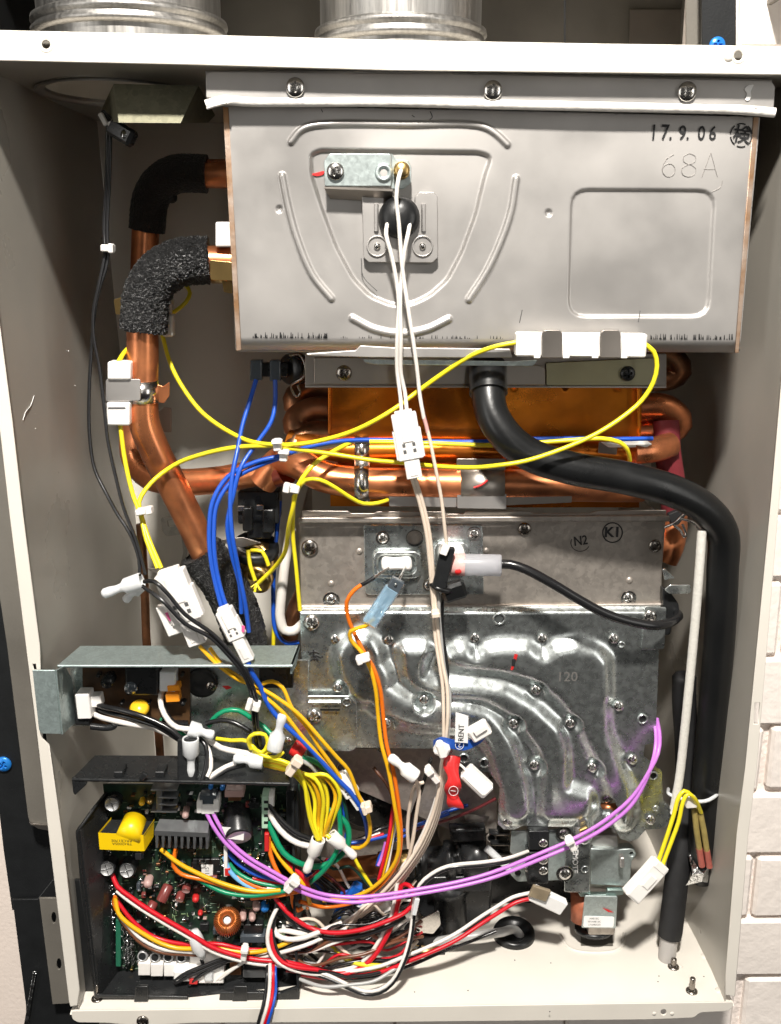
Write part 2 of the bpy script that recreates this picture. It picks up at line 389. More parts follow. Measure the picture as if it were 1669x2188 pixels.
# ================================================================ black recess frame round the cabinet
fr = thing('recess_frame', 'black metal frame round the cabinet, fixed by blue screws', 'frame', P(60, 2188, 25))
plate('frame_panel', blackm, [(-330, 100), (-40, 1450), (0, 1750), (8, 1820), (26, 1945), (130, 1945), (130, 1720), (-60, 100)], 24, 2, fr)
plate('frame_panel', blackm, [(26, 1922), (80, 1921), (112, 1880), (170, 1880), (230, 2330), (60, 2400), (55, 2148)], 20, 2, fr, bev=.5)
plate('frame_panel', blackm, [(1500, -200), (1574, -200), (1573, 110), (1500, 110)], 24, 2, fr)
plate('edge_strip', foil, [(71, 2076), (77, 2076), (58, 2200), (49, 2200)], 17, .8, fr)
screw(8, 1632, 23.5, 17, fr, 'b'); screw(1532, 97, 23.5, 17, fr, 'b')
# ================================================================ duct shroud above the cabinet
sh = thing('duct_shroud', 'dull grey steel shroud behind the two ducts above the cabinet', 'shroud', P(840, 90, 240))
plate('back_panel', darkgrey, [(-300, -250), (1205, -250), (1205, 130), (-300, 130)], 236, 1.2, sh)
plate('back_panel', darkgrey, [(1209, -250), (1700, -250), (1700, 130), (1209, 130)], 238, 1.2, sh)
plate('reflection_patch', stain_d, [(1345, 20), (1640, 20), (1640, 120), (1345, 120)], 234, 1, sh)  # separate sheet standing in for a dark reflection on the back
b = MB()
a0, a1 = P(1466, -250, 236), P(1466, 130, 236)
b.box((a0.x+.004, .13, (a0.z+a1.z)/2), (.0015, 0, 0), (0, .105, 0), (0, 0, abs(a0.z-a1.z)/2)); b.build('side_panel', darkgrey, sh)
MB().box((-.05, .175, .705), (.30, 0, 0), (0, .072, 0), (0, 0, .0012)).build('shade_roof', darkgrey, sh)  # unseen roof added to shade the shroud back but not the ducts
MB().box((-.262, .13, .66), (.0012, 0, 0), (0, .11, 0), (0, 0, .08)).build('side_panel', blackm, sh)
plate('side_flange', darkgrey, [(1466, -200), (1499, -200), (1499, 110), (1466, 110)], 40, 1.2, sh)
# ================================================================ cabinet
cab = thing('cabinet', 'cream painted sheet metal cabinet of the opened water heater', 'cabinet', (0, .1, 0))
zt = P(840, 151, 0).z
ZL, ZR = P(150, 2164, 0), P(1568, 2145, 0)
def fz(x): return ZL.z+(ZR.z-ZL.z)*(x-ZL.x)/(ZR.x-ZL.x)
def onfloor(x, y):
    q = pz(x, y, 0)
    for _ in range(4): q = pz(x, y, fz(q.x))
    return q
TL, TR = P(0, 131, 0), P(1669, 160, 0)
def tz(x): return TL.z+(TR.z-TL.z)*(x-TL.x)/(TR.x-TL.x)
topf = plate('top_rail', cream, rnd([(-130, 61), (400, 73), (840, 85), (1300, 93), (1720, 99), (1800, 160), (1669, 160), (840, 151), (420, 139), (-130, 127)], 6), 0, 1.2, cab, holes=[circ(98, 95, 9), circ(1578, 119, 9, ry=10)], bev=.5)
for (x, y) in ((98, 95), (1578, 119)): MB().lathe([(.0042, 0), (.0036, .0006), (.0027, -.0002)], P(x, y, 0), (0, -1, 0), 20).build('hole_rim', cream, cab)
MB().lathe([(.0028, 0), (.0026, .0004), (.0010, .0007), (0, .0007)], P(1557, 120, 0), (0, -1, 0), 16).build('dimple', cream, cab)
plate('rail_lining', darkgrey, [(-130, 66), (840, 88), (1740, 102), (1740, 158), (840, 148), (-130, 124)], 6, .8, cab)
# top deck with the duct opening
hx = [P(x, y, 60) for x, y in ((175, 200),)]
def deck(name, z0, m):
    c = (-.178, .108); R = .0445
    pts = [Vector(q) for q in ((-.242, .001), (.242, .001), (.242, .262), (-.242, .262))]+[Vector((c[0]+R*math.cos(t*math.pi/16), c[1]+R*math.sin(t*math.pi/16)*1.15)) for t in range(32)]
    rr = delaunay_2d_cdt(pts, [(0, 1), (1, 2), (2, 3), (3, 0)]+[(4+i, 4+(i+1) % 32) for i in range(32)], [], 0, 1e-6)
    fs = [f for f in rr[2] if not (sum(math.hypot(rr[0][i][0]-c[0], (rr[0][i][1]-c[1])/1.15) for i in f)/3 <= R*1.001 and all(math.hypot(rr[0][i][0]-c[0], (rr[0][i][1]-c[1])/1.15) < R*1.01 for i in f))]
    return MB().add([(v[0], v[1], tz(v[0])+z0) for v in rr[0]], [f for f in fs]).build(name, m, cab)
deck('top_deck', .0006, cream_shade); deck('top_skin', .0022, cream)
b = MB(); n = 40; cc = (-.178, .108, tz(-.178)); vs = []
for r, h in ((.0505, -.0012), (.0505, .0002), (.0445, .0002), (.0440, .0008), (.0440, .010)):
    for k in range(n): t = 2*math.pi*k/n; vs.append((cc[0]+r*math.cos(t), cc[1]+r*1.15*math.sin(t), cc[2]+h))
b.add(vs, [(i*n+k, i*n+(k+1) % n, (i+1)*n+(k+1) % n, (i+1)*n+k) for i in range(4) for k in range(n)], True); b.build('opening_collar', stain, cab)
# side walls with folded front strips
Lr = [(-85, 62), (-71, 130), (0, 699), (26, 898), (49, 1100), (85, 1380), (91, 1578), (105, 1592), (137, 1820), (170, 2115), (166, 2148), (150, 2152)]
Ll = [(147, 2140), (108, 1820), (80, 1580), (55, 1380), (20, 1100), (0, 924), (-100, 130), (-112, 62)]
plate('front_strip', cream, Lr+Ll, -.5, 1.2, cab, holes=[[(70, 1419), (76, 1419), (78, 1431), (72, 1431)]], bev=.5)
Ri = [(1740, 100), (1722, 260), (1675, 760), (1647, 1080), (1593, 1640), (1575, 1780), (1551, 2080), (1549, 2126)]
Ro = [(1571, 2130), (1600, 1780), (1618, 1640), (1665, 1080), (1696, 760), (1750, 160), (1756, 100)]
plate('front_strip', cream, Ri+Ro, -.5, 1.2, cab, holes=[[(1614, 1502), (1623, 1502), (1620, 1547), (1611, 1547)]], bev=.5)
def sidewall(pts, sx):
    m = MB(); n = 9; q = [P(x, y, 0) for x, y in pts]; vs = []
    for p in q:
        for k in range(n): vs.append((p.x+sx*.0012+sx*.0011*math.sin(k*1.3+p.z*3)*(k > 0), .0006+.259*k/(n-1), p.z))
    fs = [(i*n+k, i*n+k+1, (i+1)*n+k+1, (i+1)*n+k) for i in range(len(q)-1) for k in range(n-1)]
    return m.add(vs, fs, True).build('side_wall', cream_shade, cab)
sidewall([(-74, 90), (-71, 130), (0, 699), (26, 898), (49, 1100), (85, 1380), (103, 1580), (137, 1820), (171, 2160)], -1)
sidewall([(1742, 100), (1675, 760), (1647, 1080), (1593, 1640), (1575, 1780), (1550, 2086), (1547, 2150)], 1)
MB().add([(-.26, .26, -.03), (.26, .26, -.03), (.26, .26, .64), (-.26, .26, .64)], [(0, 1, 2, 3)]).build('back_panel', mat('cream_paint_back', (.74, .71, .64), .34, 0, .1, 14, .12, 900, .08, fine=.0003), cab)
# floor tray
xl, xr = ZL.x, ZR.x; n = 12; m = MB(); vs = []
for k in range(n+1):
    x = xl+(xr-xl)*k/n
    for y, dz in ((-.0006, -.0011), (.0001, -.0004), (.001, 0), (.06, 0), (.12, 0), (.262, 0)): vs.append((x, y, fz(x)+dz))
m.add(vs, [(i*6+k, i*6+k+1, i*6+7+k, i*6+6+k) for i in range(n) for k in range(5)], True); m.build('floor_tray', cream, cab)
lip = rnd([(152, 2160), (870, 2151), (1567, 2141), (1566, 2155, 14), (1552, 2161), (1496, 2164), (1483, 2175), (1380, 2179), (860, 2184), (420, 2186), (300, 2192), (227, 2186), (166, 2185), (154, 2178)], 6)
plate('tray_lip', cream, lip, -.8, 1.2, cab, holes=[circ(1418, 2163, 6)], bev=.4)
for x, y in ((1418, 2163),):
    for dx in (-20, 18): MB().lathe([(.0016, 0), (.0012, .0004), (0, .0005)], P(x+dx, y+3, -.8), (0, -1, 0), 10).build('dimple', cream, cab)
screw(305, 2181, -.9, 13, cab, 'd')
# studs, rivet heads on the tray
def stud(x, y, h=.009, r=.0021):
    q = onfloor(x, y); b = MB().lathe([(r*2, 0), (r*1.9, .0008), (r*1.1, .001)], q, (0, 0, 1), 14)
    k = 8; b.lathe([(r*(1 if i % 2 else .84), .001+h*i/(2*k)) for i in range(2*k)]+[(r*.7, h+.0012), (0, h+.0014)], q, (0, 0, 1), 12); b.build('stud', chrome_d, cab)
stud(1478, 2118, .010); stud(1439, 2066, .006); stud(208, 2134, .011)
for x, y in ((1482, 1986), (1505, 2043), (1535, 2116)):
    MB().lathe([(.0026, 0), (.0024, .0003), (.0015, .0005), (0, .0005)], onfloor(x, y), (0, 0, 1), 14).build('rivet_head', cream, cab)
rs = random.Random(3)
for x, y in ((1100, 2052), (1177, 2058), (1487, 1995), (1504, 2087), (1406, 2098), (1408, 2086), (1000, 2117), (886, 2120), (1175, 2162), (200, 2141)):
    q = onfloor(x, y); MB().lathe([(.0005, 0), (.0004, .0003), (0, .0004)], q+Vector((0, 0, .0001)), (.1, .1, 1), 6).build('crumb', ink, cab)
# the welded pad on the right of the tray and the drain cut-out rim
q = [onfloor(x, y) for x, y in ((1398, 2010), (1430, 2056), (1462, 2066), (1560, 2148), (1556, 2110), (1456, 1990), (1440, 1960))]
# grey mounting brackets left of the cabinet
plate('mounting_bracket', darkgrey, [(-110, 300), (0, 1281), (15, 1380), (60, 1746), (66, 1764), (104, 1772), (60, 1420), (30, 1120), (0, 900), (-60, 300)], 10, 1.5, cab)
plate('mounting_bracket', darkgrey, [(84, 1919), (124, 1919), (150, 2144), (112, 2146)], 10, 1.5, cab, holes=[circ(115, 1961, 5, ry=12), circ(126, 2060, 5, ry=12)])
plate('mounting_bracket', stain_d, [(62, 1757), (82, 1770), (104, 1774), (104, 1766), (66, 1762)], 8, 1.5, cab)
# ================================================================ ducts on the top
def ductp(name, label, xl_, xr_, yb, d, bead):
    A, B = P(xl_, yb, d), P(xr_, yb, d); r = (B-A).length/2; c = (A+B)/2; z = P((xl_+xr_)/2, bead, d-r*1000).z
    t = thing(name, label, 'duct', (c.x, c.y, tz(0)+.004))
    base = tz(0)+.003; cz = Vector((c.x, c.y, 0))
    k = .93
    MB().lathe([(r*k, base), (r*k, z-.006), (r*k, z+.004), (r*k, z+.10)], cz, (0, 0, 1), 64).build('pipe', duct, t); MB().lathe([(r*k*.97, z+.10), (r*k*.97, base)], cz, (0, 0, 1), 48).build('bright_liner', cream, t)  # cream inner tube added so the opening below looks bright
    MB().lathe([(r*k, z-.0065), (r*.99, z-.0055), (r*1.0, z-.003), (r*.965, z-.0012), (r*.965, z), (r*1.0, z+.0015), (r*.99, z+.004), (r*k, z+.0055)], cz, (0, 0, 1), 64).build('bead', duct, t)
    return t
ductp('exhaust_duct', 'left brushed steel duct pipe with a double bead on the cabinet top', 74, 486, 66, 96, 14)
ductp('exhaust_duct', 'right brushed steel duct pipe beside the bare back of the shroud', 672, 1040, 78, 96, 44)
# ================================================================ galvanised hood bracket and sensor under the deck
br = thing('deck_bracket', 'galvanised angled bracket under the deck beside the round opening', 'bracket', P(330, 180, 60))
F0 = [P(243, 179, 34), P(424, 183, 34), P(386, 263, 20), P(254, 262, 20)]; B0 = [P(214, 240, 120), P(460, 246, 120), P(445, 262, 108), P(224, 258, 108)]
MB().add(F0+B0, [(3, 2, 1, 0), (0, 4, 7, 3), (2, 6, 5, 1), (3, 7, 6, 2)]).build('bracket_shell', mat('galvanised_olive', (.27, .26, .18), .55, .6, 0, 330, .1, 300, vor=.45), br)
b = MB(); obx(b, P(216, 245, 60), P(252, 272, 60), 16, .012); b = MB(); obx(b, P(218, 243, 66), P(248, 274, 60), .0055, .006, 0, .001); obx(b, P(238, 270, 58), P(288, 300, 52), .010, .008, .001, .002)
tag(b.build('sensor_clip', plas_k), 'small black sensor clip under the deck bracket', 'clip')
b = MB(); obx(b, P(214, 242, 58), P(228, 268, 58), .003, .003, 0, .0006); obx(b, P(232, 268, 55), P(252, 262, 55), .0035, .003, 0, .0006); tag(b.build('sensor_lug', nylon), 'white lug at the top of the black left wires', 'lug')
MB().lathe([(.0032, 0), (.0028, .0012), (.0012, .0016), (0, .0016)], P(269, 288, 50), (.1, -1, .2), 14).build('rivet', foil, br)
# ================================================================ exhaust box (secondary heat exchanger housing)
ex = thing('exhaust_box', 'satin stainless exhaust box with pressed shield shape, stamped 17.9.06', 'exhaust box', P(1040, 755, 60))
rib = [('p', rnd([(666, 375), (664, 330, 40), (684, 321), (1024, 325), (1050, 335, 40), (1036, 375), (1016, 460), (986, 541), (956, 598), (919, 631), (879, 650), (838, 652), (791, 633), (755, 596), (718, 527), (687, 443)], 14), 11, -2.6),
       ('p', rnd([(1222, 405), (1528, 407), (1514, 676), (1215, 676)], 36), 9, -1.8)]
for pts in ([(622, 303), (642, 279), (671, 268), (872, 266), (1026, 269), (1057, 284), (1084, 309)], [(603, 376), (615, 437), (634, 507), (668, 588), (708, 638)],
            [(1103, 382), (1091, 455), (1067, 524), (1040, 581), (1002, 640)], [(753, 680), (798, 703), (855, 713), (912, 704), (959, 682)]): rib.append(('l', pts, 2.5, 7, 1.7))
for x, y in ((597, 447), (1172, 455)): rib.append(('l', [(x, y), (x+.1, y)], 3, 6, -1.3))
def exh(X, Y):
    H = hsum(rib)(X, Y); k = np.clip((Y-722-(X-507)*.004)/32, 0, 1); return H-9*k*k+.25*np.sin(X/90)*np.sin(Y/70)
sheet('front_panel', stain, rnd([(480, 226), (1050, 236), (1624, 250), (1580, 756), (1040, 753), (508, 750)], 4), 20, exh, 2.7, ex, t=3)
plate('tint_seam', tint, [(476, 228), (488, 229), (516, 748), (505, 750)], 19.4, .8, ex, bev=.3)
plate('tint_seam', tint, [(1610, 250), (1622, 250), (1579, 754), (1570, 754)], 19.4, .8, ex, bev=.3)
b = MB(); c0, c1, c2, c3 = P(480, 230, 22), P(1622, 250, 22), P(1579, 752, 30), P(509, 748, 30)
for A, B in ((c0, c3), (c1, c2)): b.box(((A.x+B.x)/2, .12, (A.z+B.z)/2), (.0008, 0, 0), (0, .092, 0), (0, 0, abs(A.z-B.z)/2))
b.box(((c2.x+c3.x)/2, .12, c3.z), ((c2.x-c3.x)/2, 0, 0), (0, .092, 0), (0, 0, .0008)); b.build('box_sides', stain_d, ex)
plate('top_flange', stain, rnd([(439, 152, 14), (1040, 158), (1648, 172, 10), (1657, 184), (1654, 232), (1040, 215), (440, 209)], 3), 11, 1.4, ex, bev=.5)
b = MB(); b.tube([P(x, y, 13) for x, y in ((440, 156), (840, 155), (1040, 160), (1648, 174))], .0013, 8); b.build('flange_fold', stain, ex)
g = MB(); gp = [P(x, y, d) for x, y, d in ((440, 224, 10), (480, 214, 11), (520, 217, 12), (840, 218, 12), (1060, 223, 12), (1300, 228, 12), (1560, 234, 12), (1600, 236, 11), (1656, 241, 9))]
g.tube(crv(gp), .0026, 10); g.build('gasket', mat('gasket_white', (.88, .85, .80), .7, 0, .1, 120, .6, 250, fine=.001), ex)
plate('gasket_tab', MT['gasket_white'], rnd([(439, 212), (478, 209), (490, 222), (468, 226), (441, 234)], 3), 8, 2, ex, bev=.6)
plate('gasket_tab', MT['gasket_white'], rnd([(1612, 228), (1657, 236), (1655, 247), (1622, 244)], 2), 8, 2, ex, bev=.6)
for x, y in ((631, 187), (1053, 193), (1468, 196)): screw(x, y, 10.4, 20, ex, 'c')
plate('sealant_smear', paper, rnd([(1598, 182), (1612, 180), (1604, 196), (1606, 206), (1600, 216), (1592, 214), (1597, 200), (1590, 190)], 4), 10.2, .4, ex, bev=.15)
# stamped and engraved writing on the box
for s, x, y, h in (('1', 1397, 284, 31), ('7.', 1425, 284, 31), ('9.', 1462, 285, 29), ('0', 1499, 286, 29), ('6', 1523, 286, 29)): text('stamped_date', s, x, y, h, 19.3, ink, ex, -.02, .012, .82)
text('inspection_mark', '検', 1585, 290, 27, 19.2, ink, ex, -.12, .018)
for k in range(6):
    a0 = k*math.pi/3+.15; b = MB(); b.tube([P(1584+23*math.cos(a0+t*.13), 289+25*math.sin(a0+t*.13), 19.4) for t in range(7)], .00035, 5); b.build('mark_ring', ink, ex)
def strokes(name, ls, d, w, m, par):
    for l in ls: MB().tube(crv([P(x, y, d) for x, y in l], .002), w, 5).build(name, m, par)
strokes('engraved_code', [[(1440, 330), (1424, 340), (1415, 362), (1420, 374), (1430, 378), (1441, 371), (1442, 358), (1434, 350), (1422, 352), (1415, 362)],
    [(1473, 328), (1461, 334), (1461, 345), (1473, 351), (1486, 345), (1486, 334), (1473, 328)], [(1473, 351), (1457, 360), (1459, 373), (1471, 378), (1484, 373), (1487, 360), (1473, 351)],
    [(1500, 378), (1519, 326)], [(1519, 326), (1533, 378)], [(1504, 362), (1529, 362)], [(1544, 386), (1540, 400), (1530, 406), (1521, 410)]], 19.62, .00014, embl, ex)
# scorched marks along the folded bottom edge
b = MB()
for k in range(190):
    x = random.choice((random.uniform(540, 700), random.uniform(540, 1096), random.uniform(1385, 1570))); h = random.uniform(2, 13)*(1 if x < 720 or x > 1380 else .6); w = random.uniform(.6, 1.4); y = 722+(x-540)*.004
    b.add([P(x-w, y, 19.5), P(x+w, y, 19.5), P(x+w*.4, y-h, 19.5), P(x-w*.4, y-h, 19.5)], [(0, 1, 2, 3)])
tag(b.build('scorch_mark', ink, ex), kind='stuff')
# igniter bracket on the shield
MBR = [P(693, 398, 11), P(840, 404, 11), P(838, 428, 20), P(706, 420, 20)]
plate('sensor_bracket', galv_l, rnd([(704, 328), (835, 328), (836, 398), (694, 398), (692, 344)], 3), 10.5, 1.6, ex, holes=[circ(820, 369, 8)], bev=.4)
MB().add(MBR+[q+Vector((0, 0, -.0012)) for q in MBR], [(0, 1, 2, 3), (7, 6, 5, 4), (0, 4, 5, 1), (3, 2, 6, 7)]).build('bracket_fold', stain_d, ex)
plate('sensor_bracket', galv_l, rnd([(836, 326), (846, 340), (872, 342), (879, 356), (879, 390), (862, 404), (836, 404)], 4), 13.5, 1.6, ex, bev=.4)
MB().lathe([(.0052, 0), (.0046, .0012), (.0032, .0016), (.0026, .0004)], P(820, 369, 10.5), (0, -1, 0), 24).build('hole_rim', galv_l, ex)
MB().lathe([(.0046, 0), (.0046, .004), (.0034, .005), (0, .0052)], P(858, 366, 12), (0, -1, .1), 20).build('wire_ferrule', brass, ex)
screw(717, 366, 10, 18.5, ex, 'c')
plate('paint_mark', redm, rnd([(662, 372), (676, 369), (690, 365), (696, 366), (690, 374), (676, 377)], 2), 21.9, .3, ex, bev=.1)
# retainer plate with two legs and the black grommet
U = rnd([(773, 420), (780, 410), (812, 410), (820, 420), (822, 486), (884, 486), (887, 420), (896, 410), (927, 410), (935, 420), (936, 551), (924, 562), (788, 561), (777, 551)], 2)
plate('retainer_plate', stain, U, 17, 3.4, ex, bev=.5)
for x in (804, 905): MB().tube([P(x, 436, 16.6), P(x, 494, 16.6)], .0014, 10).build('pressed_rib', stain, ex)
for x in (806, 903):
    b = MB().lathe([(.0062, 0), (.006, .0007), (.0053, .0008), (.0050, .0002)], P(x, 526, 16.8), (0, -1, 0), 28); b.build('seat_ring', stain, ex)
    MB().lathe([(.0019, 0), (.0018, .001), (.0009, .0015), (0, .0015)], P(x, 526, 16.9), (0, -1, 0), 14).build('rivet', chrome, ex)
b = MB().lathe([(.0112, 0), (.0118, .002), (.0112, .005), (.0085, .0075), (.004, .0085), (0, .0087)], P(853, 466, 17), (0, -1, .15), 32); b.build('grommet', rubber, ex)
# lower lip with bright fold and hanging plate
plate('lower_fold', stain, rnd([(655, 755), (760, 748), (770, 738), (840, 742), (1090, 745), (1095, 765), (790, 764), (655, 760)], 2), 15, 1.4, ex, bev=.5)
plate('hanging_lip', galv_l, rnd([(776, 768), (1100, 772), (1150, 768), (1140, 783, 10), (800, 779), (780, 775)], 4), 19, 1.2, ex, bev=.4)
# ================================================================ copper heat exchanger
hx = thing('heat_exchanger', 'copper fin heat exchanger under the exhaust box', 'heat exchanger', P(1030, 1090, 90))
plate('top_channel', stain_d, rnd([(652, 756), (1424, 756), (1424, 826), (652, 826)], 2), 58, 4, hx)
plate('channel_strip', stain_d, rnd([(671, 764), (1040, 764), (1040, 822), (671, 821)], 3), 54, 1.2, hx, bev=.4)
plate('channel_strip', mat('olive_steel', (.52, .49, .33), .45, 1, .3, 20), rnd([(1167, 775), (1404, 764), (1404, 824), (1167, 824)], 4), 54, 1.2, hx, bev=.4)
plate('channel_strip', stain_d, rnd([(1080, 780), (1150, 780), (1165, 786), (1165, 823), (1080, 823)], 5), 52.5, 1.2, hx, bev=.4)
screw(735, 797, 53.5, 17, hx, 'd'); screw(1341, 798, 53.5, 16, hx, 'k')
plate('channel_lip', stain, [(652, 825), (1424, 826), (1424, 829), (652, 828)], 53, 3, hx)
def finh(X, Y): return .5*np.sin(X/90+Y/70)+.25*np.sin(X/41-Y/53)
sheet('copper_jacket', copper_fin, [(703, 826), (1372, 827), (1366, 1085), (706, 1082)], 76, finh, 9, hx, t=60)
b = MB()
for x, y0, y1 in ((704, 828, 926), (1364, 830, 910)): b.tube([P(x, y0, 70), P(x, y1, 70)], .0011, 6)
b.build('jacket_seam', copper_fin, hx)
# return bends
def bend(pts, r, m=copper_d, n=16):
    return MB().tube(crv([P(*p) for p in pts], .003), r, n).build('return_bend', m, hx)
for y, d in ((852, 110), (900, 96), (952, 86)):
    bend([(720, y-24, d), (668, y-26, d), (634, y-8, d-4), (630, y+14, d-8), (662, y+28, d-8), (722, y+28, d-8)], .0082)
for y, d in ((765, 130), (878, 88)): bend([(1360, y-6, d), (1412, y-8, d), (1442, y+8, d), (1450, y+26, d), (1432, y+40, d+2), (1360, y+44, d+6)], .0095, copper if y > 800 else copper_d)
bend([(1350, 966, 62), (1400, 960, 66), (1432, 950, 74)], .0085, copper)
MB().tube(crv([P(1424, 900, 84), P(1426, 960, 80), P(1436, 1030, 84), P(1440, 1090, 90)]), .0088, 16).build('protective_sleeve', mat('maroon_sleeve', (.25, .03, .04), .6, 0, .3, 100), hx)
MB().tube(crv([P(1440, 1090, 92), P(1440, 1130, 88), P(1432, 1170, 84), P(1420, 1196, 84)]), .0092, 16).build('outlet_pipe', copper, hx)
# lower loop pipes across the front
loop = crv([P(*p) for p in ((560, 1030, 84), (600, 985, 80), (640, 992, 66), (690, 1018, 60), (760, 1030, 57), (900, 1033, 56), (1100, 1036, 57), (1300, 1040, 60), (1370, 1040, 66))], .003)
MB().tube(loop, .0102, 20).build('loop_pipe', copper, hx)
MB().tube(crv([P(*p) for p in ((620, 940, 84), (700, 960, 76), (900, 962, 74), (1200, 966, 74), (1360, 975, 70))], .004), .0085, 16).build('loop_pipe', copper_fin, hx)
plate('pipe_band', chrome, rnd([(757, 938), (790, 938), (790, 1076), (757, 1074)], 2), 66, .8, hx)
b = MB(); b.lathe([(.0108, -.0046), (.0112, -.0046), (.0112, .0046), (.0108, .0046)], P(773, 1031, 57), (1, 0, 0), 30); b.lathe([(.0092, -.0046), (.0096, -.0046), (.0096, .0046), (.0092, .0046)], P(773, 961, 74), (1, 0, 0), 30); b.build('pipe_band', chrome, hx)
b = MB(); b.lathe([(.0108, -.014), (.0113, -.014), (.0113, .0143), (.0108, .0143)], P(1028, 1034, 57), (1, 0, 0), 30); b.build('pipe_band', stain_d, hx)
plate('pipe_band', stain_d, rnd([(976, 980), (1080, 980), (1080, 1006), (976, 1006)], 2), 53, .8, hx)
strokes('paint_mark', [[(1012, 1042), (1030, 1036), (1042, 1026)]], 44.5, .0008, redm, hx)
plate('shield_plate', stain, rnd([(830, 1056), (976, 1056), (976, 1084), (832, 1082)], 3), 49, 1, hx)
plate('shield_plate', stain, rnd([(977, 1050), (1082, 1050), (1082, 1088), (977, 1086)], 3), 47.5, 1, hx)
plate('shield_plate', stain_d, rnd([(1082, 1052), (1222, 1054), (1222, 1074), (1082, 1080)], 3), 49, 1, hx)
plate('shield_plate', stain_d, rnd([(1280, 944), (1320, 944), (1318, 972), (1278, 968)], 3), 60, 1, hx)
plate('pipe_clip', nylon, rnd([(1284, 945), (1384, 942), (1394, 950), (1380, 956), (1300, 956)], 3), 56, 2, hx)
# ================================================================ left copper pipes with foam
up = thing('insulated_pipe', 'upper copper pipe bent inside a smooth black foam sleeve', 'pipe', P(310, 560, 150))
MB().tube(crv([P(*p) for p in ((520, 372, 132), (440, 371, 132), (380, 371, 134), (335, 395, 138), (315, 440, 142), (311, 500, 144), (306, 620, 140), (298, 760, 134), (290, 880, 128), (284, 930, 124), (288, 980, 118), (320, 1018, 108), (380, 1030, 100), (470, 1025, 94), (540, 1012, 88), (600, 1000, 82))], .004), .0094, 22).build('copper_pipe', copper, up)
UF = [(442, 372, 132), (400, 370, 132), (370, 374, 134), (340, 394, 138), (321, 430, 142), (314, 492, 144)]
b = MB(); b.lathe([(.004, 0), (.0036, .0028), (.0016, .0044), (0, .0045)], P(366, 420, 138), (.4, -1, -.6), 14); b.build('foam_tab', rub_m, up)
lp = thing('insulated_pipe', 'lower copper pipe with rough black foam elbow, bent towards the valve', 'pipe', P(420, 1210, 90))
LPc = [(500, 560, 66), (450, 560, 64), (410, 560, 63), (350, 575, 62), (318, 620, 60), (306, 690, 60), (305, 760, 60), (305, 830, 60), (308, 900, 60), (330, 960, 62), (365, 1030, 66), (410, 1120, 72), (446, 1195, 78), (480, 1250, 84), (510, 1330, 90), (530, 1440, 96)]
MB().tube(crv([P(*p) for p in LPc], .003), .0099, 26).build('copper_pipe', copper, lp)
def foamtube(pts, r, seed, par, name='foam_sleeve', m=foam, amp=.0011):
    c = crv([P(*p) for p in pts], .0012); bm = MB(); bm.tube(c, r, 72); me = bm.mesh(name); rr = np.random.default_rng(seed)
    n = len(me.vertices); co = np.empty(n*3, 'f'); me.vertices.foreach_get('co', co); nm = np.empty(n*3, 'f'); me.vertex_normals.foreach_get('vector', nm)
    co = co.reshape(-1, 3)+nm.reshape(-1, 3)*(rr.random((n, 1))-.5)*amp*2; me.vertices.foreach_set('co', co.astype('f').ravel()); me.update(); return link(name, me, m, par)
foamtube([(446, 556, 64), (410, 557, 63), (372, 566, 62), (335, 592, 61), (314, 632, 60), (306, 706, 60)], .0142, 5, lp)
foamtube([(430, 1178, 79), (452, 1208, 80), (480, 1250, 84), (512, 1320, 90), (530, 1400, 96), (536, 1560, 104)], .0150, 6, lp)
b = MB(); b.lathe([(.0118, -.006), (.0122, -.006), (.0122, .006), (.0118, .006)], P(472, 565, 92), (1, 0, 0), 28); b.build('pipe_clip', brass, lp)
plate('pipe_clip', brass, rnd([(448, 555), (497, 560), (500, 600), (450, 598)], 4), 52, .8, lp)
foamtube(UF, .0124, 9, up, 'foam_sleeve', foam, .0003)
# band clamp holding two ceramic fuses against the pipe
q = P(304, 836, 60); b = MB(); b.lathe([(.0103, -.0068), (.0108, -.0068), (.0108, .0068), (.0103, .0068)], q, (0, 0, 1), 34); b.build('band_clamp', chrome, lp)
plate('band_clamp', stain, rnd([(226, 810), (300, 810), (300, 856), (226, 858)], 5), 47, 1, lp)
plate('band_clamp', copper, rnd([(330, 818), (348, 826), (362, 816), (362, 846), (350, 862), (332, 858)], 3), 58, 1, lp)
plate('band_clamp', brass, rnd([(243, 640), (262, 634), (266, 672), (247, 672)], 3), 64, 1, lp)
MB().tube(crv([P(*p) for p in ((566, 1010, 86), (590, 1006, 84), (612, 1000, 80))], .003), .0112, 20).build('pipe_joint', mat('copper_red', (.50, .12, .09), .28, .9, .4, 60), up)
tt = thing('copper_tube', 'thin dark copper tube running down behind the transformer tray', 'tube', P(345, 1660, 150))
MB().tube(crv([P(*p) for p in ((300, 1120, 150), (306, 1200, 150), (310, 1280, 150), (314, 1380, 150), (326, 1480, 150), (338, 1560, 150), (346, 1680, 150))], .004), .0033, 14).build('tube_run', copper_d, tt)
# ================================================================ black drain hose on the right
ho = thing('drain_hose', 'thick black rubber hose curving from under the exhaust box down the right side', 'hose', P(1530, 1700, 50))
hc = crv([P(*p) for p in ((1043, 790, 44), (1043, 830, 34), (1050, 880, 27), (1080, 930, 22), (1130, 970, 20), (1220, 1000, 18), (1340, 1022, 18), (1440, 1050, 22), (1510, 1090, 28), (1544, 1140, 34), (1544, 1220, 38), (1538, 1350, 42), (1524, 1520, 50), (1508, 1700, 52), (1502, 1800, 54), (1500, 1880, 56))], .004)
MB().tube(hc, [.0102-.003*max(0, i/len(hc)-.93)/.07 for i in range(len(hc))], 28).build('hose_run', rubber, ho)
MB().tube(crv([P(*p) for p in ((1043, 786, 46), (1043, 810, 38), (1044, 840, 32))], .003), .0118, 26).build('hose_end', rubber, ho)

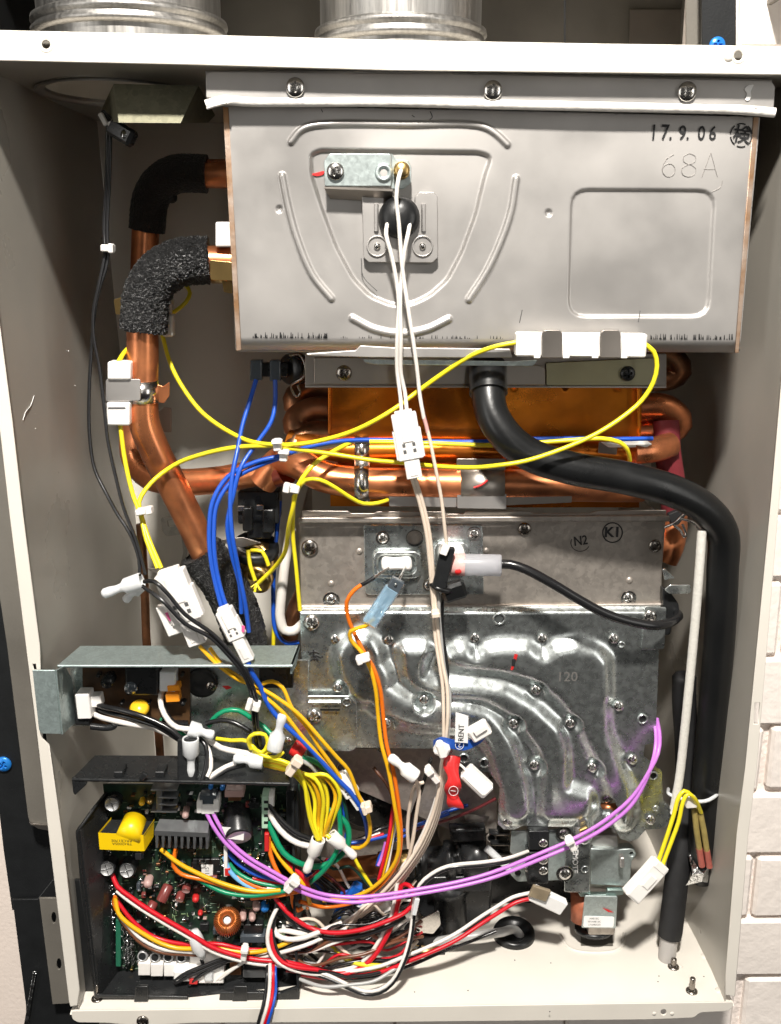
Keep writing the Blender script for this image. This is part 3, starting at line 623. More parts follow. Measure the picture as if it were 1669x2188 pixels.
# scratches and specks on the cabinet walls and scuffs on the exhaust box
def onwall(x, y, X):
    r = CM @ Vector(((x-CX)/CF, (CY-y)/CF, -1)); return CLOC+r*((X-CLOC.x)/r.x)
def scratch(name, pts, X, w=.00022, m=paper):
    MB().tube(crv([onwall(x, y, X) for x, y in pts], .003), w, 4).build(name, m, cab)
for l in ([(73, 845), (66, 866), (55, 880), (49, 898)], [(74, 884), (82, 880)], [(88, 879), (100, 878)], [(77, 1290), (84, 1330)]): scratch('scratch', l, -.2275)
for l in ([(1553, 893), (1560, 925), (1569, 952), (1572, 974)], [(1574, 976), (1582, 962), (1604, 950), (1622, 946)], [(1578, 888), (1577, 912)], [(1660, 625), (1656, 636)]): scratch('scratch', l, .2255)
b = MB()
for x, y in ((75, 916), (95, 918), (113, 900), (130, 921), (121, 925), (160, 824), (146, 750)): b.lathe([(.0005, 0), (.0004, .0004), (0, .0005)], onwall(x, y, -.2275), (1, 0, 0), 6)
tag(b.build('paint_fleck', paper, cab), kind='stuff')
for l in ([(686, 233), (690, 240)], [(919, 238), (924, 250), (918, 256)], [(772, 552), (776, 590), (806, 622)], [(880, 246), (886, 250)], [(1110, 690), (1116, 662)], [(1364, 688), (1368, 664)], [(575, 180), (578, 186)]): MB().tube(crv([P(x, y, 19.7) for x, y in l], .002), .00022, 4).build('scuff', inkg, ex)
# ================================================================ burner box
bu = thing('burner_box', 'brown grey steel burner box with spark plate, stamped K1 in a circle', 'burner box', P(1030, 1300, 70))
plate('burner_lip', stain_d, rnd([(645, 1091), (744, 1092), (750, 1097), (800, 1097), (806, 1093), (950, 1093), (956, 1098), (990, 1098), (996, 1093), (1130, 1092), (1140, 1097), (1262, 1097), (1275, 1091), (1424, 1090), (1424, 1104), (646, 1108)], 2), 52, 1.2, bu)
plate('burner_lip', burn, rnd([(636, 1106), (1430, 1102), (1432, 1115), (638, 1118)], 2), 48, 3, bu, bev=.8)
plate('burner_plate', burn, rnd([(640, 1116), (1418, 1112), (1412, 1300), (644, 1302)], 2), 58, 1.4, bu)
for A, B in ((P(640, 1116, 58), P(644, 1300, 58)), (P(1418, 1112, 58), P(1412, 1300, 58))): MB().box(((A.x+B.x)/2, .12, (A.z+B.z)/2), (.0008, 0, 0), (0, .06, 0), (0, 0, (A.z-B.z)/2)).build('box_side', stain_d, bu)
MB().tube([P(641, 1297, 57), P(1040, 1296, 57), P(1412, 1292, 57)], .0016, 10).build('fold_line', burn, bu)
for x, y, r, k in ((662, 1170, 18, 'd'), (1121, 1130, 14, 'd'), (1400, 1166, 14, 'd'), (708, 1282, 13, 'w'), (1343, 1278, 12, 'w')): screw(x, y, 57.6, r, bu, k)
for x, y in ((708, 1247), (1345, 1240), (768, 1178), (1039, 1177)): MB().lathe([(.0024, 0), (.0018, .0008), (.0008, .0012), (0, .0012)], P(x, y, 58), (0, -1, 0), 14).build('dimple', burn, bu)
b = MB(); b.tube([P(1309+21*math.cos(t*math.pi/14), 1138+21*math.sin(t*math.pi/14), 57.8) for t in range(29)], .0004, 5); b.build('stamp_ring', ink, bu)
text('stamp_code', 'K1', 1309, 1138, 22, 57.6, ink, bu, 0, .03)
b = MB(); b.tube([P(1240+20*math.cos(t*math.pi/14), 1160+18*math.sin(t*math.pi/14), 57.8) for t in range(2, 17)], .00025, 5); b.build('stamp_ring', ink, bu)
text('stamp_code', 'N2', 1241, 1156, 21, 57.6, ink, bu, .15, .015, .8)
# spark plate with its two seats
plate('spark_plate', galv, rnd([(777, 1122), (1030, 1122), (1032, 1140), (1034, 1270), (784, 1271), (780, 1262)], 4), 55.5, 1.4, bu, holes=[circ(886, 1150, 17)], bev=.4)
MB().lathe([(.0058, 0), (.0054, .0006), (.0050, -.003), (0, -.003)], P(886, 1150, 55.5), (0, -1, 0), 26).build('sight_hole', blackm, bu)
for x, y, r in ((818, 1150, 11), (1013, 1141, 11), (917, 1250, 10)): screw(x, y, 55, r, bu, 'w')
for (x0, y0, x1, y1) in ((796, 1177, 900, 1237), (926, 1158, 1004, 1222)):
    ring = rnd([(x0, y0), (x1, y0), (x1, y1), (x0, y1)], 18, 6); inn = rnd([(x0+13, y0+11), (x1-13, y0+11), (x1-13, y1-11), (x0+13, y1-11)], 14, 6)
    plate('spark_seat', galv, ring, 51.5, 4, bu, holes=[inn], bev=1.2); plate('seat_floor', galv, inn, 54.4, .8, bu)
plate('ceramic_plug', ceram, rnd([(815, 1195), (846, 1199), (880, 1194), (882, 1222), (846, 1219), (815, 1223)], 13, 6), 44, 10, bu, bev=2)
plate('ceramic_plug', ceram, rnd([(938, 1168), (992, 1168), (996, 1205), (938, 1205)], 16, 6), 44, 10, bu, bev=2)
for pts in (((830, 1214, 43), (808, 1228, 34), (798, 1236, 30)), ((866, 1212, 43), (860, 1226, 34), (852, 1240, 26))): MB().tube(crv([P(*p) for p in pts], .002), .0010, 8).build('electrode_pin', chrome, bu)
# right hand brackets
plate('corner_bracket', galv, rnd([(1378, 1296), (1424, 1298), (1420, 1386), (1405, 1388), (1370, 1388), (1376, 1340)], 4), 46, 1.4, bu)
plate('corner_bracket', galv, rnd([(1416, 1216), (1422, 1216), (1443, 1236), (1420, 1240)], 2), 52, 1.2, bu)
plate('cable_clip', blackm, rnd([(1416, 1256), (1430, 1262), (1450, 1290), (1452, 1316), (1438, 1330), (1432, 1356), (1420, 1358)], 4), 50, 6, bu)
plate('cable_clip', galv, rnd([(1420, 1260), (1432, 1250), (1474, 1250), (1477, 1254), (1476, 1266), (1470, 1269), (1430, 1269)], 3), 44, 1.2, bu)
b = MB()
for pts in (((1416, 1128, 60), (1440, 1118, 56), (1452, 1108, 54), (1462, 1098, 54), (1476, 1092, 54)), ((1452, 1108, 54), (1480, 1116, 52), (1496, 1134, 50)), ((1440, 1122, 56), (1455, 1135, 54), (1462, 1148, 53), (1466, 1142, 53), (1458, 1120, 54))): b = MB(); b.tube(crv([P(*p) for p in pts], .002), .0009, 7); b.build('spring_clip', chrome, bu)
plate('spring_clip', rub_m, rnd([(1428, 1100), (1462, 1086), (1470, 1096), (1450, 1122), (1436, 1124)], 4), 62, 5, bu)
# ================================================================ gas manifold plate
ma = thing('gas_manifold', 'galvanised pressed manifold plate with curved raised gas channels', 'manifold plate', P(1030, 1770, 50))
OUT = [(641, 1303), (1040, 1302), (1414, 1299), (1408, 1392), (1401, 1588), (1378, 1592), (1375, 1616), (1400, 1636), (1414, 1648), (1416, 1700), (1418, 1712), (1430, 1722), (1433, 1742), (1425, 1764), (1412, 1770), (1380, 1772), (1362, 1792), (1345, 1798), (1326, 1792), (1312, 1770), (1290, 1766), (1276, 1772), (1262, 1800), (1240, 1806), (1230, 1786), (1214, 1767), (1116, 1764), (1100, 1772), (1076, 1772), (1064, 1760), (1067, 1676), (1046, 1650), (1026, 1648), (1000, 1640), (962, 1638), (940, 1600), (760, 1597), (650, 1596)]
CH = [('l', [(768, 1402), (772, 1425), (786, 1450)], 26, 52, 7.2), ('l', [(786, 1450), (815, 1484), (860, 1512), (920, 1523), (985, 1527)], 8, 48, 7), ('l', [(985, 1527), (1035, 1546), (1066, 1586), (1086, 1640), (1100, 1690), (1103, 1722)], 8, 44, 6.8),
      ('p', rnd([(950, 1392), (978, 1374), (1000, 1378), (1016, 1396), (1036, 1378), (1070, 1372), (1130, 1374), (1158, 1396), (1186, 1376), (1230, 1368), (1276, 1380), (1300, 1404), (1302, 1480), (1296, 1496), (1300, 1560), (1322, 1620), (1348, 1680), (1354, 1736), (1340, 1762), (1324, 1762), (1310, 1736), (1292, 1680), (1262, 1610), (1230, 1542), (1192, 1494), (1140, 1452), (1070, 1434), (985, 1427), (952, 1415)], 12), 50, 7.2),
      ('p', rnd([(852, 1382), (864, 1374), (912, 1374), (922, 1388), (908, 1412), (906, 1440), (932, 1450), (1000, 1452), (1080, 1465), (1150, 1506), (1196, 1548), (1212, 1600), (1212, 1676), (1258, 1688), (1266, 1700), (1264, 1734), (1240, 1752), (1168, 1752), (1153, 1736), (1156, 1640), (1150, 1604), (1118, 1560), (1085, 1524), (1030, 1496), (940, 1490), (884, 1472), (858, 1440)], 10), 46, 7),
      ('l', [(1244, 1748), (1246, 1784)], 7, 16, 6.5)]
for x, y, s in ((721, 1470, 1), (906, 1490, 1), (1097, 1542, 1), (1145, 1470, 1), (1218, 1538, 1), (1322, 1500, 1), (1142, 1628, 1)): pass
chf = hsum(CH)
def mh(X, Y):
    H = chf(X, Y)
    for x, y in ((906, 1495), (1145, 1474), (1097, 1545), (1218, 1544), (1142, 1634), (721, 1470), (826, 1544), (1265, 1639), (1351, 1622)): H = H*ss((np.hypot(X-x, Y-y)-11)/16)
    return H+.3*np.sin(X/60)*np.sin(Y/75)-4*np.clip((1312-Y)/9, 0, 1)**2
sheet('channel_plate', galv, OUT, 48, mh, 3.2, ma, holes=[rnd([(1284, 1700), (1300, 1692), (1312, 1704), (1318, 1726), (1300, 1734), (1284, 1728)], 6)], t=1.4)
for x, y in ((716, 1366), (831, 1367), (1015, 1363), (1159, 1364), (1311, 1364), (721, 1470), (906, 1495), (826, 1544), (1145, 1474), (1097, 1545), (1218, 1544), (1322, 1508), (1142, 1634), (1265, 1639), (1351, 1622), (1085, 1755), (1390, 1751)):
    MB().lathe([(.0034, -.0002), (.0034, .0012), (.0030, .0024), (.0026, .0028), (0, .0028)], P(x, y, 48), (0, -1, 0), 18).build('boss', galv, ma); screw(x, y, 46, 10.5, ma, 'c')
screw(666, 1330, 47, 17.5, ma, 'c'); screw(1389, 1317, 45, 14, ma, 'c')
for x, y, r in ((1067, 1322, 10), (1373, 1536, 8), (991, 1620, 8), (1035, 1630, 8), (1396, 1657, 7)): hole(x, y, 47.3, r, ma, galv)
for x, y in ((1128, 1752), (1402, 1728), (1328, 1378)): MB().lathe([(.0026, 0), (.0024, .0005), (.0017, .0005), (.0014, .0001), (0, .0001)], P(x, y, 47.8), (0, -1, 0), 16).build('punch_mark', galv, ma)
screw(1298, 1706, 54, 11, ma, 'c'); MB().tube(crv([P(1286, 1724, 56), P(1300, 1726, 52), P(1316, 1724, 56)], .002), .003, 10).build('copper_washer', copper, ma)
b = MB().lathe([(.0046, -.004), (.0046, .001), (.0036, .002), (.0036, .004), (0, .004)], P(1300, 1742, 48), (0, -1, .3), 18); b.build('nozzle', galv, ma)
text('plate_code', '120', 1212, 1447, 22, 40.6, embl, ma, 0, .004)
plate('paint_mark', redm, rnd([(1100, 1397), (1107, 1399), (1096, 1432), (1091, 1432)], 1), 40.4, .3, ma, bev=.1); plate('paint_mark', ink, rnd([(1094, 1408), (1103, 1408), (1100, 1424), (1093, 1424)], 3), 40.2, .3, ma, bev=.1)
b = MB()
for pts in (((660, 1396), (672, 1392), (682, 1396)), ((664, 1404), (676, 1400), (686, 1406)), ((658, 1392), (664, 1398)), ((670, 1388), (672, 1412)), ((664, 1412), (672, 1406), (680, 1412)), ((688, 1402), (690, 1404)), ((668, 1398), (680, 1410))): b.tube(crv([P(x, y, 47.6) for x, y in pts], .002), .00055, 5)
tag(b.build('ink_stamp', ink, ma), kind='stuff')
plate('valve_bracket', galv, rnd([(645, 1487), (746, 1487), (762, 1503), (763, 1596, 8), (752, 1606, 8), (648, 1603)], 3), 43, 1.4, ma, bev=.4)
MB().tube([P(660, 1501, 42.6), P(728, 1501, 42.6)], .0016, 10).build('pressed_rib', galv, ma); plate('slot', blackm, rnd([(684, 1514), (727, 1514), (727, 1519), (684, 1519)], 2), 40.4, .3, ma, bev=.1)
hole(741, 1500, 42.8, 7, ma, galv); screw(671, 1530, 42.6, 16.5, ma, 'c')
# ================================================================ gas valve below the manifold
gv = thing('gas_valve', 'gas valve with terminal block, REMOTE plate and solenoid coil under the manifold', 'gas valve', P(1250, 1985, 70))
plate('terminal_plate', galv_l, rnd([(1093, 1776), (1150, 1774), (1210, 1772), (1214, 1880), (1106, 1884), (1090, 1868), (1091, 1856), (1128, 1840), (1090, 1822)], 4), 54, 1.3, gv, holes=[circ(1107, 1866, 7)])
for x0, y0, x1, y1 in ((1130, 1776, 1174, 1816), (1127, 1822, 1172, 1888)): plate('terminal_block', plas_k, rnd([(x0, y0), (x1, y0), (x1, y1), (x0, y1)], 3), 42, 11, gv, bev=.6)
for y in (1801, 1838, 1860): screw(1161, y, 41.6, 10, gv, 'c')
for y in (1826, 1855): MB().lathe([(.0026, 0), (.0026, .0012), (.0014, .0016), (.0012, 0)], P(1128, y, 44), (0, -1, 0), 14).build('ring_terminal', chrome, gv)
plate('valve_block', stain, rnd([(1205, 1776), (1258, 1786), (1320, 1784), (1322, 1816), (1262, 1816), (1205, 1812)], 4), 58, 20, gv, bev=1)
plate('valve_body', galv_l, rnd([(1262, 1813), (1318, 1816), (1352, 1813, 8), (1362, 1826, 10), (1350, 1840), (1346, 1894), (1262, 1890)], 4), 54, 8, gv, holes=[circ(1350, 1825, 5)], bev=.6)
plate('valve_body', burn, rnd([(1206, 1882), (1340, 1884), (1338, 1910), (1212, 1908)], 3), 58, 30, gv, bev=1)
b = MB(); obx(b, P(1328, 1828, 46), P(1328, 1850, 46), .003, .006, 0, .0006); b.build('locating_post', stain, gv)
plate('remote_plate', galv, rnd([(1210, 1806), (1262, 1800), (1260, 1904), (1254, 1907), (1206, 1906), (1206, 1880)], 3), 46, 1.4, gv, bev=.4)
text('plate_lettering', 'REMOTE', 1229, 1836, 12, 45.1, paper, gv, -math.pi/2+.03, .012, 1.1)
screw(1207, 1867, 44.5, 13, gv, 'w'); screw(1205, 1781, 52, 12, gv, 'w'); hole(1250, 1857, 45.8, 6, gv, galv)
q = P(1245, 1776, 44); b = MB().lathe([(.0052, -.004), (.0052, .001), (.0046, .0016), (.0040, .0016), (.0040, .003), (.0028, .0034), (0, .0034)], q, (0, -1, -.2), 24); b.build('test_nipple', stain, gv)
b = MB(); obx(b, P(1238, 1776, 38), P(1256, 1768, 38), .003, .003, 0, .0008); b.build('nipple_cap', brass, gv)
plate('foot_bracket', mat('green_tinged_steel', (.40, .50, .47), .4, 1, .2, 60), rnd([(1236, 1908), (1262, 1904), (1262, 1912), (1296, 1912), (1298, 1902), (1332, 1902), (1332, 1912), (1296, 1916), (1240, 1916)], 2), 50, 4, gv)
c = P(1252, 1936, 64); MB().lathe([(.0, -.0105), (.0112, -.0105), (.0112, .0105), (0, .0105)], c, (0, .25, 1), 30).build('coil_winding', mat('coil_red', (.45, .14, .07), .45, .2, .3, 200), gv)
plate('coil_frame', galv_l, rnd([(1250, 1914), (1320, 1916), (1316, 1984), (1243, 1983)], 3), 48, 1.6, gv, bev=.4)
MB().lathe([(.0, -.0135), (.0138, -.0135), (.0138, -.0105), (.009, -.010), (0, -.010)], P(1268, 1952, 68), (0, .2, 1), 30).build('coil_base', plas_k, gv)
b = MB(); obx(b, P(1284, 1918, 62), P(1280, 1982, 62), .0195, .018, 0, .001); b.build('coil_body', burn, gv)
plate('rating_label', paper, rnd([(1248, 1957), (1313, 1959), (1311, 1982), (1246, 1981)], 4), 47.2, .3, gv, bev=.1)
for i, s in enumerate(('N4E13C', 'TP-N4E13C', '171090530')): text('label_print', s, 1270, 1963+i*6.6, 4.2, 46.9, inkg, gv, 0, .0)
plate('paint_mark', redm, rnd([(1287, 1940), (1300, 1944), (1312, 1950), (1300, 1949)], 1), 47.3, .2, gv, bev=.05)
q = [onfloor(x, y) for x, y in ((1196, 1996), (1216, 2026), (1240, 2034), (1310, 2033), (1330, 2020), (1334, 1994))]
MB().tube(crv(q, .003), .0013, 8).build('floor_bead', cream, cab)
q = [onfloor(x, y)+Vector((0, 0, .0008)) for x, y in ((1241, 1994), (1308, 1994), (1310, 2023), (1241, 2022))]
MB().add(q, [(3, 2, 1, 0)]).build('floor_opening', darkgrey, cab)
MB().tube(crv([onfloor(x, y) for x, y in ((1400, 2008), (1412, 2034), (1424, 2056), (1446, 2060), (1458, 2068))], .003), .0008, 6).build('floor_bead', cream, cab)
# ================================================================ right side: insulated pipe, white sleeve, torn foil
ip = thing('insulated_pipe', 'black foam wrapped pipe standing on a grey stub at the lower right', 'pipe', onfloor(1427, 2052))
ipc = crv([P(*p) for p in ((1462, 1446, 88), (1462, 1500, 86), (1468, 1600, 82), (1468, 1700, 76), (1460, 1780, 68), (1446, 1880, 58), (1434, 1980, 50), (1431, 2000, 49))], .003)
MB().tube([P(1462, 1438, 88), P(1462, 1441, 88)]+ipc, [.004, .007]+[.0086]*(len(ipc)-1)+[.0084], 24).build('foam_sleeve', rub_m, ip)
q = onfloor(1427, 2052); A = P(1431, 1996, 49); MB().tube([q+Vector((0, .002, -.001)), q+Vector((0, .002, .006)), A], [.0064, .0063, .0063], 26).build('pipe_stub', mat('grey_stub', (.42, .40, .38), .4, 0, .1, 100), ip)
ws = thing('braided_sleeve', 'thin white braided sleeve hanging beside the black hose', 'sleeve', P(1440, 1735, 40))
def foamtube2(pts, r, m, par, name):
    c = crv([P(*p) for p in pts], .0011); rs = [r*(1+.012*math.sin(i*1.9)) for i in range(len(c))]; return MB().tube(c, rs, 12).build(name, m, par)
foamtube2([(1500, 1132, 28), (1494, 1220, 30), (1486, 1320, 33), (1476, 1430, 36), (1464, 1550, 39), (1452, 1660, 41), (1440, 1728, 42)], .0030, mat('braid_white', (.76, .74, .68), .65, 0, .12, 500, .5, 600, fine=.0006), ws, 'braid')
b = MB(); obx(b, P(1441, 1724, 41), P(1436, 1740, 41), .003, .003, 0, .0005); b.build('end_crimp', nylon, ws)
cw = thing('cable_tie', 'translucent cable tie round the black hose at the lower right', 'cable tie', P(1500, 1706, 50))
q = P(1478, 1690, 64); b = MB(); n = 24; ring = [Vector((q.x+.0005+.0135*math.cos(2*math.pi*t/n), .064-.024*math.sin(2*math.pi*t/n)*.9, P(1478, 1700, 60).z+.002-.002*math.cos(2*math.pi*t/n))) for t in range(n+1)]
ring = crv([P(*p) for p in ((1428, 1686, 60), (1432, 1698, 44), (1470, 1710, 40), (1506, 1712, 36), (1530, 1700, 42), (1534, 1690, 56))], .003)
b.tube(ring, .0013, 8); b.build('strap', nyl_t, cw); b = MB(); obx(b, P(1464, 1714, 34), P(1488, 1712, 34), .0074, .006, 0, .0008); b.build('tie_head', nylon, cw)
yc = thing('sensor_lead', 'two yellow wires looping down to a white connector at the lower right', 'sensor lead', P(1380, 1930, 20))
wire('wire', 'yellow', [(1490, 1724, 34), (1478, 1700, 29), (1462, 1690, 28), (1450, 1704, 27), (1440, 1740, 26), (1424, 1790, 24), (1406, 1842, 22)], 9, yc)
wire('wire', 'yellow', [(1498, 1736, 36), (1484, 1706, 29), (1470, 1696, 28), (1460, 1712, 27), (1450, 1756, 26), (1434, 1800, 24), (1416, 1848, 22)], 9, yc)
b = MB(); A, B = P(1411, 1844, 21), P(1346, 1916, 16); obx(b, A, B, .0125, .0085, 0, .0006); obx(b, A.lerp(B, -.03), A.lerp(B, .14), .0105, .0075, .001, .0004); b.build('connector', nylon, yc)
b = MB(); obx(b, A.lerp(B, .3), A.lerp(B, .62), .006, .002, .0048, .0005); obx(b, A.lerp(B, .62), A.lerp(B, .96), .0105, .001, .0045, .0004); b.build('latch', nylon, yc)
ol = mat('olive_sleeve', (.36, .28, .09), .5, 0, .3, 200); pk = mat('red_sleeve', (.48, .13, .10), .5, 0, .3, 200)
for pts, pp in ((((1484, 1730, 38), (1488, 1770, 38), (1494, 1812, 40)), ((1494, 1812, 40), (1500, 1850, 42))), (((1496, 1736, 38), (1504, 1776, 38), (1510, 1816, 40)), ((1510, 1816, 40), (1516, 1852, 42)))):
    MB().tube(crv([P(*p) for p in pts], .003), .0021, 10).build('sleeve', ol, yc); MB().tube(crv([P(*p) for p in pp], .003), .0023, 10).build('sleeve_end', pk, yc)
b = MB(); rr = random.Random(5); pts = [(1470, 1818, 52), (1490, 1850, 48), (1492, 1858, 44), (1516, 1856, 44), (1526, 1832, 50), (1530, 1806, 54), (1512, 1886, 46), (1466, 1892, 50), (1480, 1868, 44), (1504, 1866, 40), (1500, 1884, 44)]
tr = [(0, 1, 8), (1, 2, 8), (2, 9, 8), (2, 3, 9), (3, 4, 9), (4, 5, 3), (9, 6, 10), (8, 9, 10), (8, 10, 7), (4, 6, 9)]
b.add([P(*p) for p in pts], tr); fo = b.build('torn_foil', foil, ho)
# ================================================================ fan and water parts deep in the lower middle
fn = thing('fan_unit', 'dark fan housing with round motor behind the wires in the lower middle', 'fan', P(800, 1850, 110))
plate('fan_plate', burn, rnd([(630, 1580), (1080, 1580), (1080, 1860), (630, 1860)], 4), 118, 2, fn)
MB().lathe([(.027, 0), (.026, .01), (.022, .015), (.008, .016), (.0075, .019), (0, .019)], P(790, 1690, 112), (0, -1, 0), 40).build('motor', plas_k, fn)
MB().lathe([(.034, 0), (.0335, .004), (.0285, .0045)], P(790, 1690, 117), (0, -1, 0), 44).build('fan_ring', darkgrey, fn)
MB().lathe([(.0022, 0), (.0022, .002), (.0014, .0024), (0, .0024)], P(796, 1678, 92), (0, -1, 0), 14).build('shaft_nut', chrome, fn)
q = P(1010, 1735, 100); MB().lathe([(.0, .02), (.016, .018), (.022, .0), (.023, -.03)], q, (.1, -.5, .9), 30).build('air_horn', stain_d, fn)
for x0, y0, x1, y1 in ((660, 1640, 700, 1790), (640, 1650, 655, 1800)): plate('fan_bracket', stain_d, rnd([(x0, y0), (x1, y0), (x1-6, y1), (x0, y1)], 3), 100, 2, fn)
plate('fan_case_shade', plas_k, rnd([(660, 1850), (1090, 1850), (1230, 1880), (1230, 1960), (1080, 1965), (660, 1965)], 10), 112, 10, fn, bev=2)  # black sheet added for the shade behind the lower wires
plate('fan_case_shade', burn, rnd([(700, 1600), (930, 1600), (960, 1640), (1040, 1650), (1062, 1700), (1062, 1775), (1000, 1790), (700, 1660)], 8), 80, 1.2, fn)
for x, y in ((815, 1600), (1050, 1790), (730, 1640)): hole(x, y, 79.5, 8, fn, burn)
wv = thing('water_valve', 'black plastic water valve body beside the copper stub in the lower middle', 'valve', P(960, 1985, 60))
A, B = P(900, 1840, 72), P(1040, 1828, 72)
def cyl(A, B, rs, m, par, name, n=28): return MB().tube([A.lerp(B, t) for t, r in rs], [r for t, r in rs], n).build(name, m, par)
cyl(A, B, [(0, .010), (.35, .010), (.36, .0135), (.5, .0135), (.51, .0115), (.62, .0115), (.63, .0165), (.98, .0165), (1, .0155)], plas_k, wv, 'body')
cyl(P(958, 1840, 76), P(964, 1980, 76), [(0, .012), (.3, .0125), (.31, .0145), (.45, .0145), (.46, .0125), (1, .012)], plas_k, wv, 'body')
cyl(P(1000, 1800, 74), P(1000, 1778, 74), [(0, .007), (1, .0065)], plas_k, wv, 'port')
plate('rib_plate', plas_k, rnd([(910, 1875), (1052, 1872), (1050, 1905), (912, 1908)], 4), 64, 8, wv, bev=1)
plate('body', plas_k, rnd([(892, 1868), (1052, 1866), (1050, 1950), (1010, 1990), (930, 1990), (892, 1950)], 8), 78, 16, wv, bev=2)
plate('body', plas_k, rnd([(960, 1772), (1038, 1770), (1040, 1800), (964, 1802)], 5), 62, 10, wv, bev=2)
for i in range(4): plate('rib_plate', plas_k, [(1046+i*3, 1780+i*22), (1090, 1780+i*22), (1090, 1784+i*22), (1046+i*3, 1784+i*22)], 74, 10, wv)
for x in (880, 905): MB().lathe([(.0105, -.002), (.0112, -.001), (.0112, .001), (.0105, .002)], P(x, 1842, 72), (1, 0, 0), 26).build('ring', rub_m, wv)
cyl(P(690, 1862, 80), P(850, 1846, 74), [(0, .0085), (.75, .0085), (.76, .0102), (1, .0102)], copper, wv, 'copper_stub')
cyl(P(850, 1846, 74), P(885, 1843, 73), [(0, .0098), (1, .0098)], brass, wv, 'union_nut')
cyl(P(905, 1998, 62), P(907, 2024, 60), [(0, .0125), (.25, .013), (.3, .0115), (.6, .0115), (.65, .0125), (1, .0125)], brass, wv, 'brass_nut')
cyl(P(905, 1985, 63), P(905, 2000, 62), [(0, .0145), (1, .0145)], rub_m, wv, 'seal')
plate('spring_clip', chrome, rnd([(884, 1972), (938, 1946), (942, 1976), (926, 1996), (890, 1992)], 4), 48, 1, wv)
MB().tube([P(1040, 1812, 60), P(1090, 1858, 58)], .0028, 12).build('clear_hose', nyl_t, wv)
plate('air_tube', stain_d, rnd([(960, 1700), (1060, 1660), (1070, 1680), (1050, 1770), (1000, 1780)], 8), 104, 4, wv)
# left valve cluster
sv = thing('solenoid', 'black solenoid and brass elbow behind the blue wires', 'solenoid', P(545, 1240, 110))
for x0, y0, x1, y1, d, t in ((508, 1050, 596, 1120, 92, 26), (518, 1084, 540, 1136, 88, 18), (560, 1088, 586, 1140, 88, 18), (528, 1110, 580, 1152, 92, 22)): plate('solenoid_body', plas_k, rnd([(x0, y0), (x1, y0), (x1, y1), (x0, y1)], 5), d, t, sv, bev=1.2)
for x, y in ((516, 1086), (556, 1084)): b = MB(); obx(b, P(x-8, y, 90), P(x+8, y, 90), .004, .003, 0, .0005); b.build('terminal', chrome, sv)
MB().lathe([(.0155, -.004), (.0165, -.002), (.0165, .002), (.0155, .004), (.0095, .004), (.0095, -.004)], P(546, 1172, 96), (.1, -.35, 1), 34).build('collar', blackm, sv)
MB().lathe([(.0135, -.008), (.0142, -.006), (.0142, .004), (.012, .006), (.008, .007), (.008, 0), (0, 0)], P(548, 1196, 96), (-.35, -.9, .2), 32).build('brass_elbow', brass, sv)
MB().lathe([(.009, 0), (.011, .002), (.011, .008), (.0085, .009), (.007, .004), (0, .004)], P(556, 1226, 92), (-.3, -.9, -.3), 28).build('brass_elbow', brass, sv)
plate('mount_tab', stain_d, rnd([(472, 1152), (520, 1148), (560, 1160), (520, 1170), (474, 1160)], 4), 90, 1.2, sv)
lb = thing('loop_bracket', 'dark steel bracket with square eye on the back wall beside the copper pipe', 'bracket', P(360, 1240, 200))
plate('eye_plate', burn, rnd([(344, 1106), (400, 1102), (400, 1140), (356, 1146), (346, 1134)], 5), 150, 2, lb, holes=[rnd([(358, 1112), (380, 1110), (380, 1122), (360, 1126)], 3)])
plate('strap_plate', burn, rnd([(394, 1120), (400, 1180), (392, 1226), (330, 1224), (314, 1216), (330, 1214), (384, 1210), (392, 1180), (386, 1140)], 4), 152, 2, lb)
plate('strap_plate', stain_d, rnd([(350, 870), (366, 872), (366, 924), (336, 922), (338, 880)], 3), 120, 1.5, lb)
# thermistor with two clear connectors
tm = thing('thermistor', 'round sensor held by a chrome spring with two dark clear plugs on blue wires', 'sensor', P(600, 800, 90))
MB().lathe([(.0105, -.002), (.0105, .006), (.009, .008), (0, .008)], P(634, 788, 84), (-.6, -.8, 0), 26).build('sensor_cup', plas_k, tm)
MB().tube(crv([P(*p) for p in ((620, 760, 70), (640, 758, 66), (652, 780, 64), (648, 806, 66), (632, 816, 68), (622, 824, 70), (634, 848, 72), (642, 840, 72), (636, 822, 70))], .002), .0009, 8).build('spring', chrome_d, tm)
smk = mat('smoky_plastic', (.10, .12, .14), .15, 0, trans=.35)
for x0, y0, x1, y1 in ((534, 770, 560, 814), (576, 770, 600, 815), (560, 776, 616, 806)): plate('plug', smk if x0 != 560 else plas_k, rnd([(x0, y0), (x1, y0), (x1, y1), (x0, y1)], 3), 68 if x0 != 560 else 72, 9, tm, bev=.8)
wire('wire', 'blue', [(547, 812, 66), (536, 850, 60), (518, 910, 48), (508, 960, 38), (496, 1020, 30), (492, 1080, 26), (496, 1140, 24), (510, 1220, 26), (524, 1290, 28), (532, 1350, 32)], 10, tm)
wire('wire', 'blue', [(588, 812, 66), (588, 860, 62), (580, 900, 54), (548, 948, 42), (514, 1000, 32), (498, 1060, 28), (486, 1120, 26), (494, 1180, 27), (512, 1250, 30), (516, 1310, 32)], 10, tm)
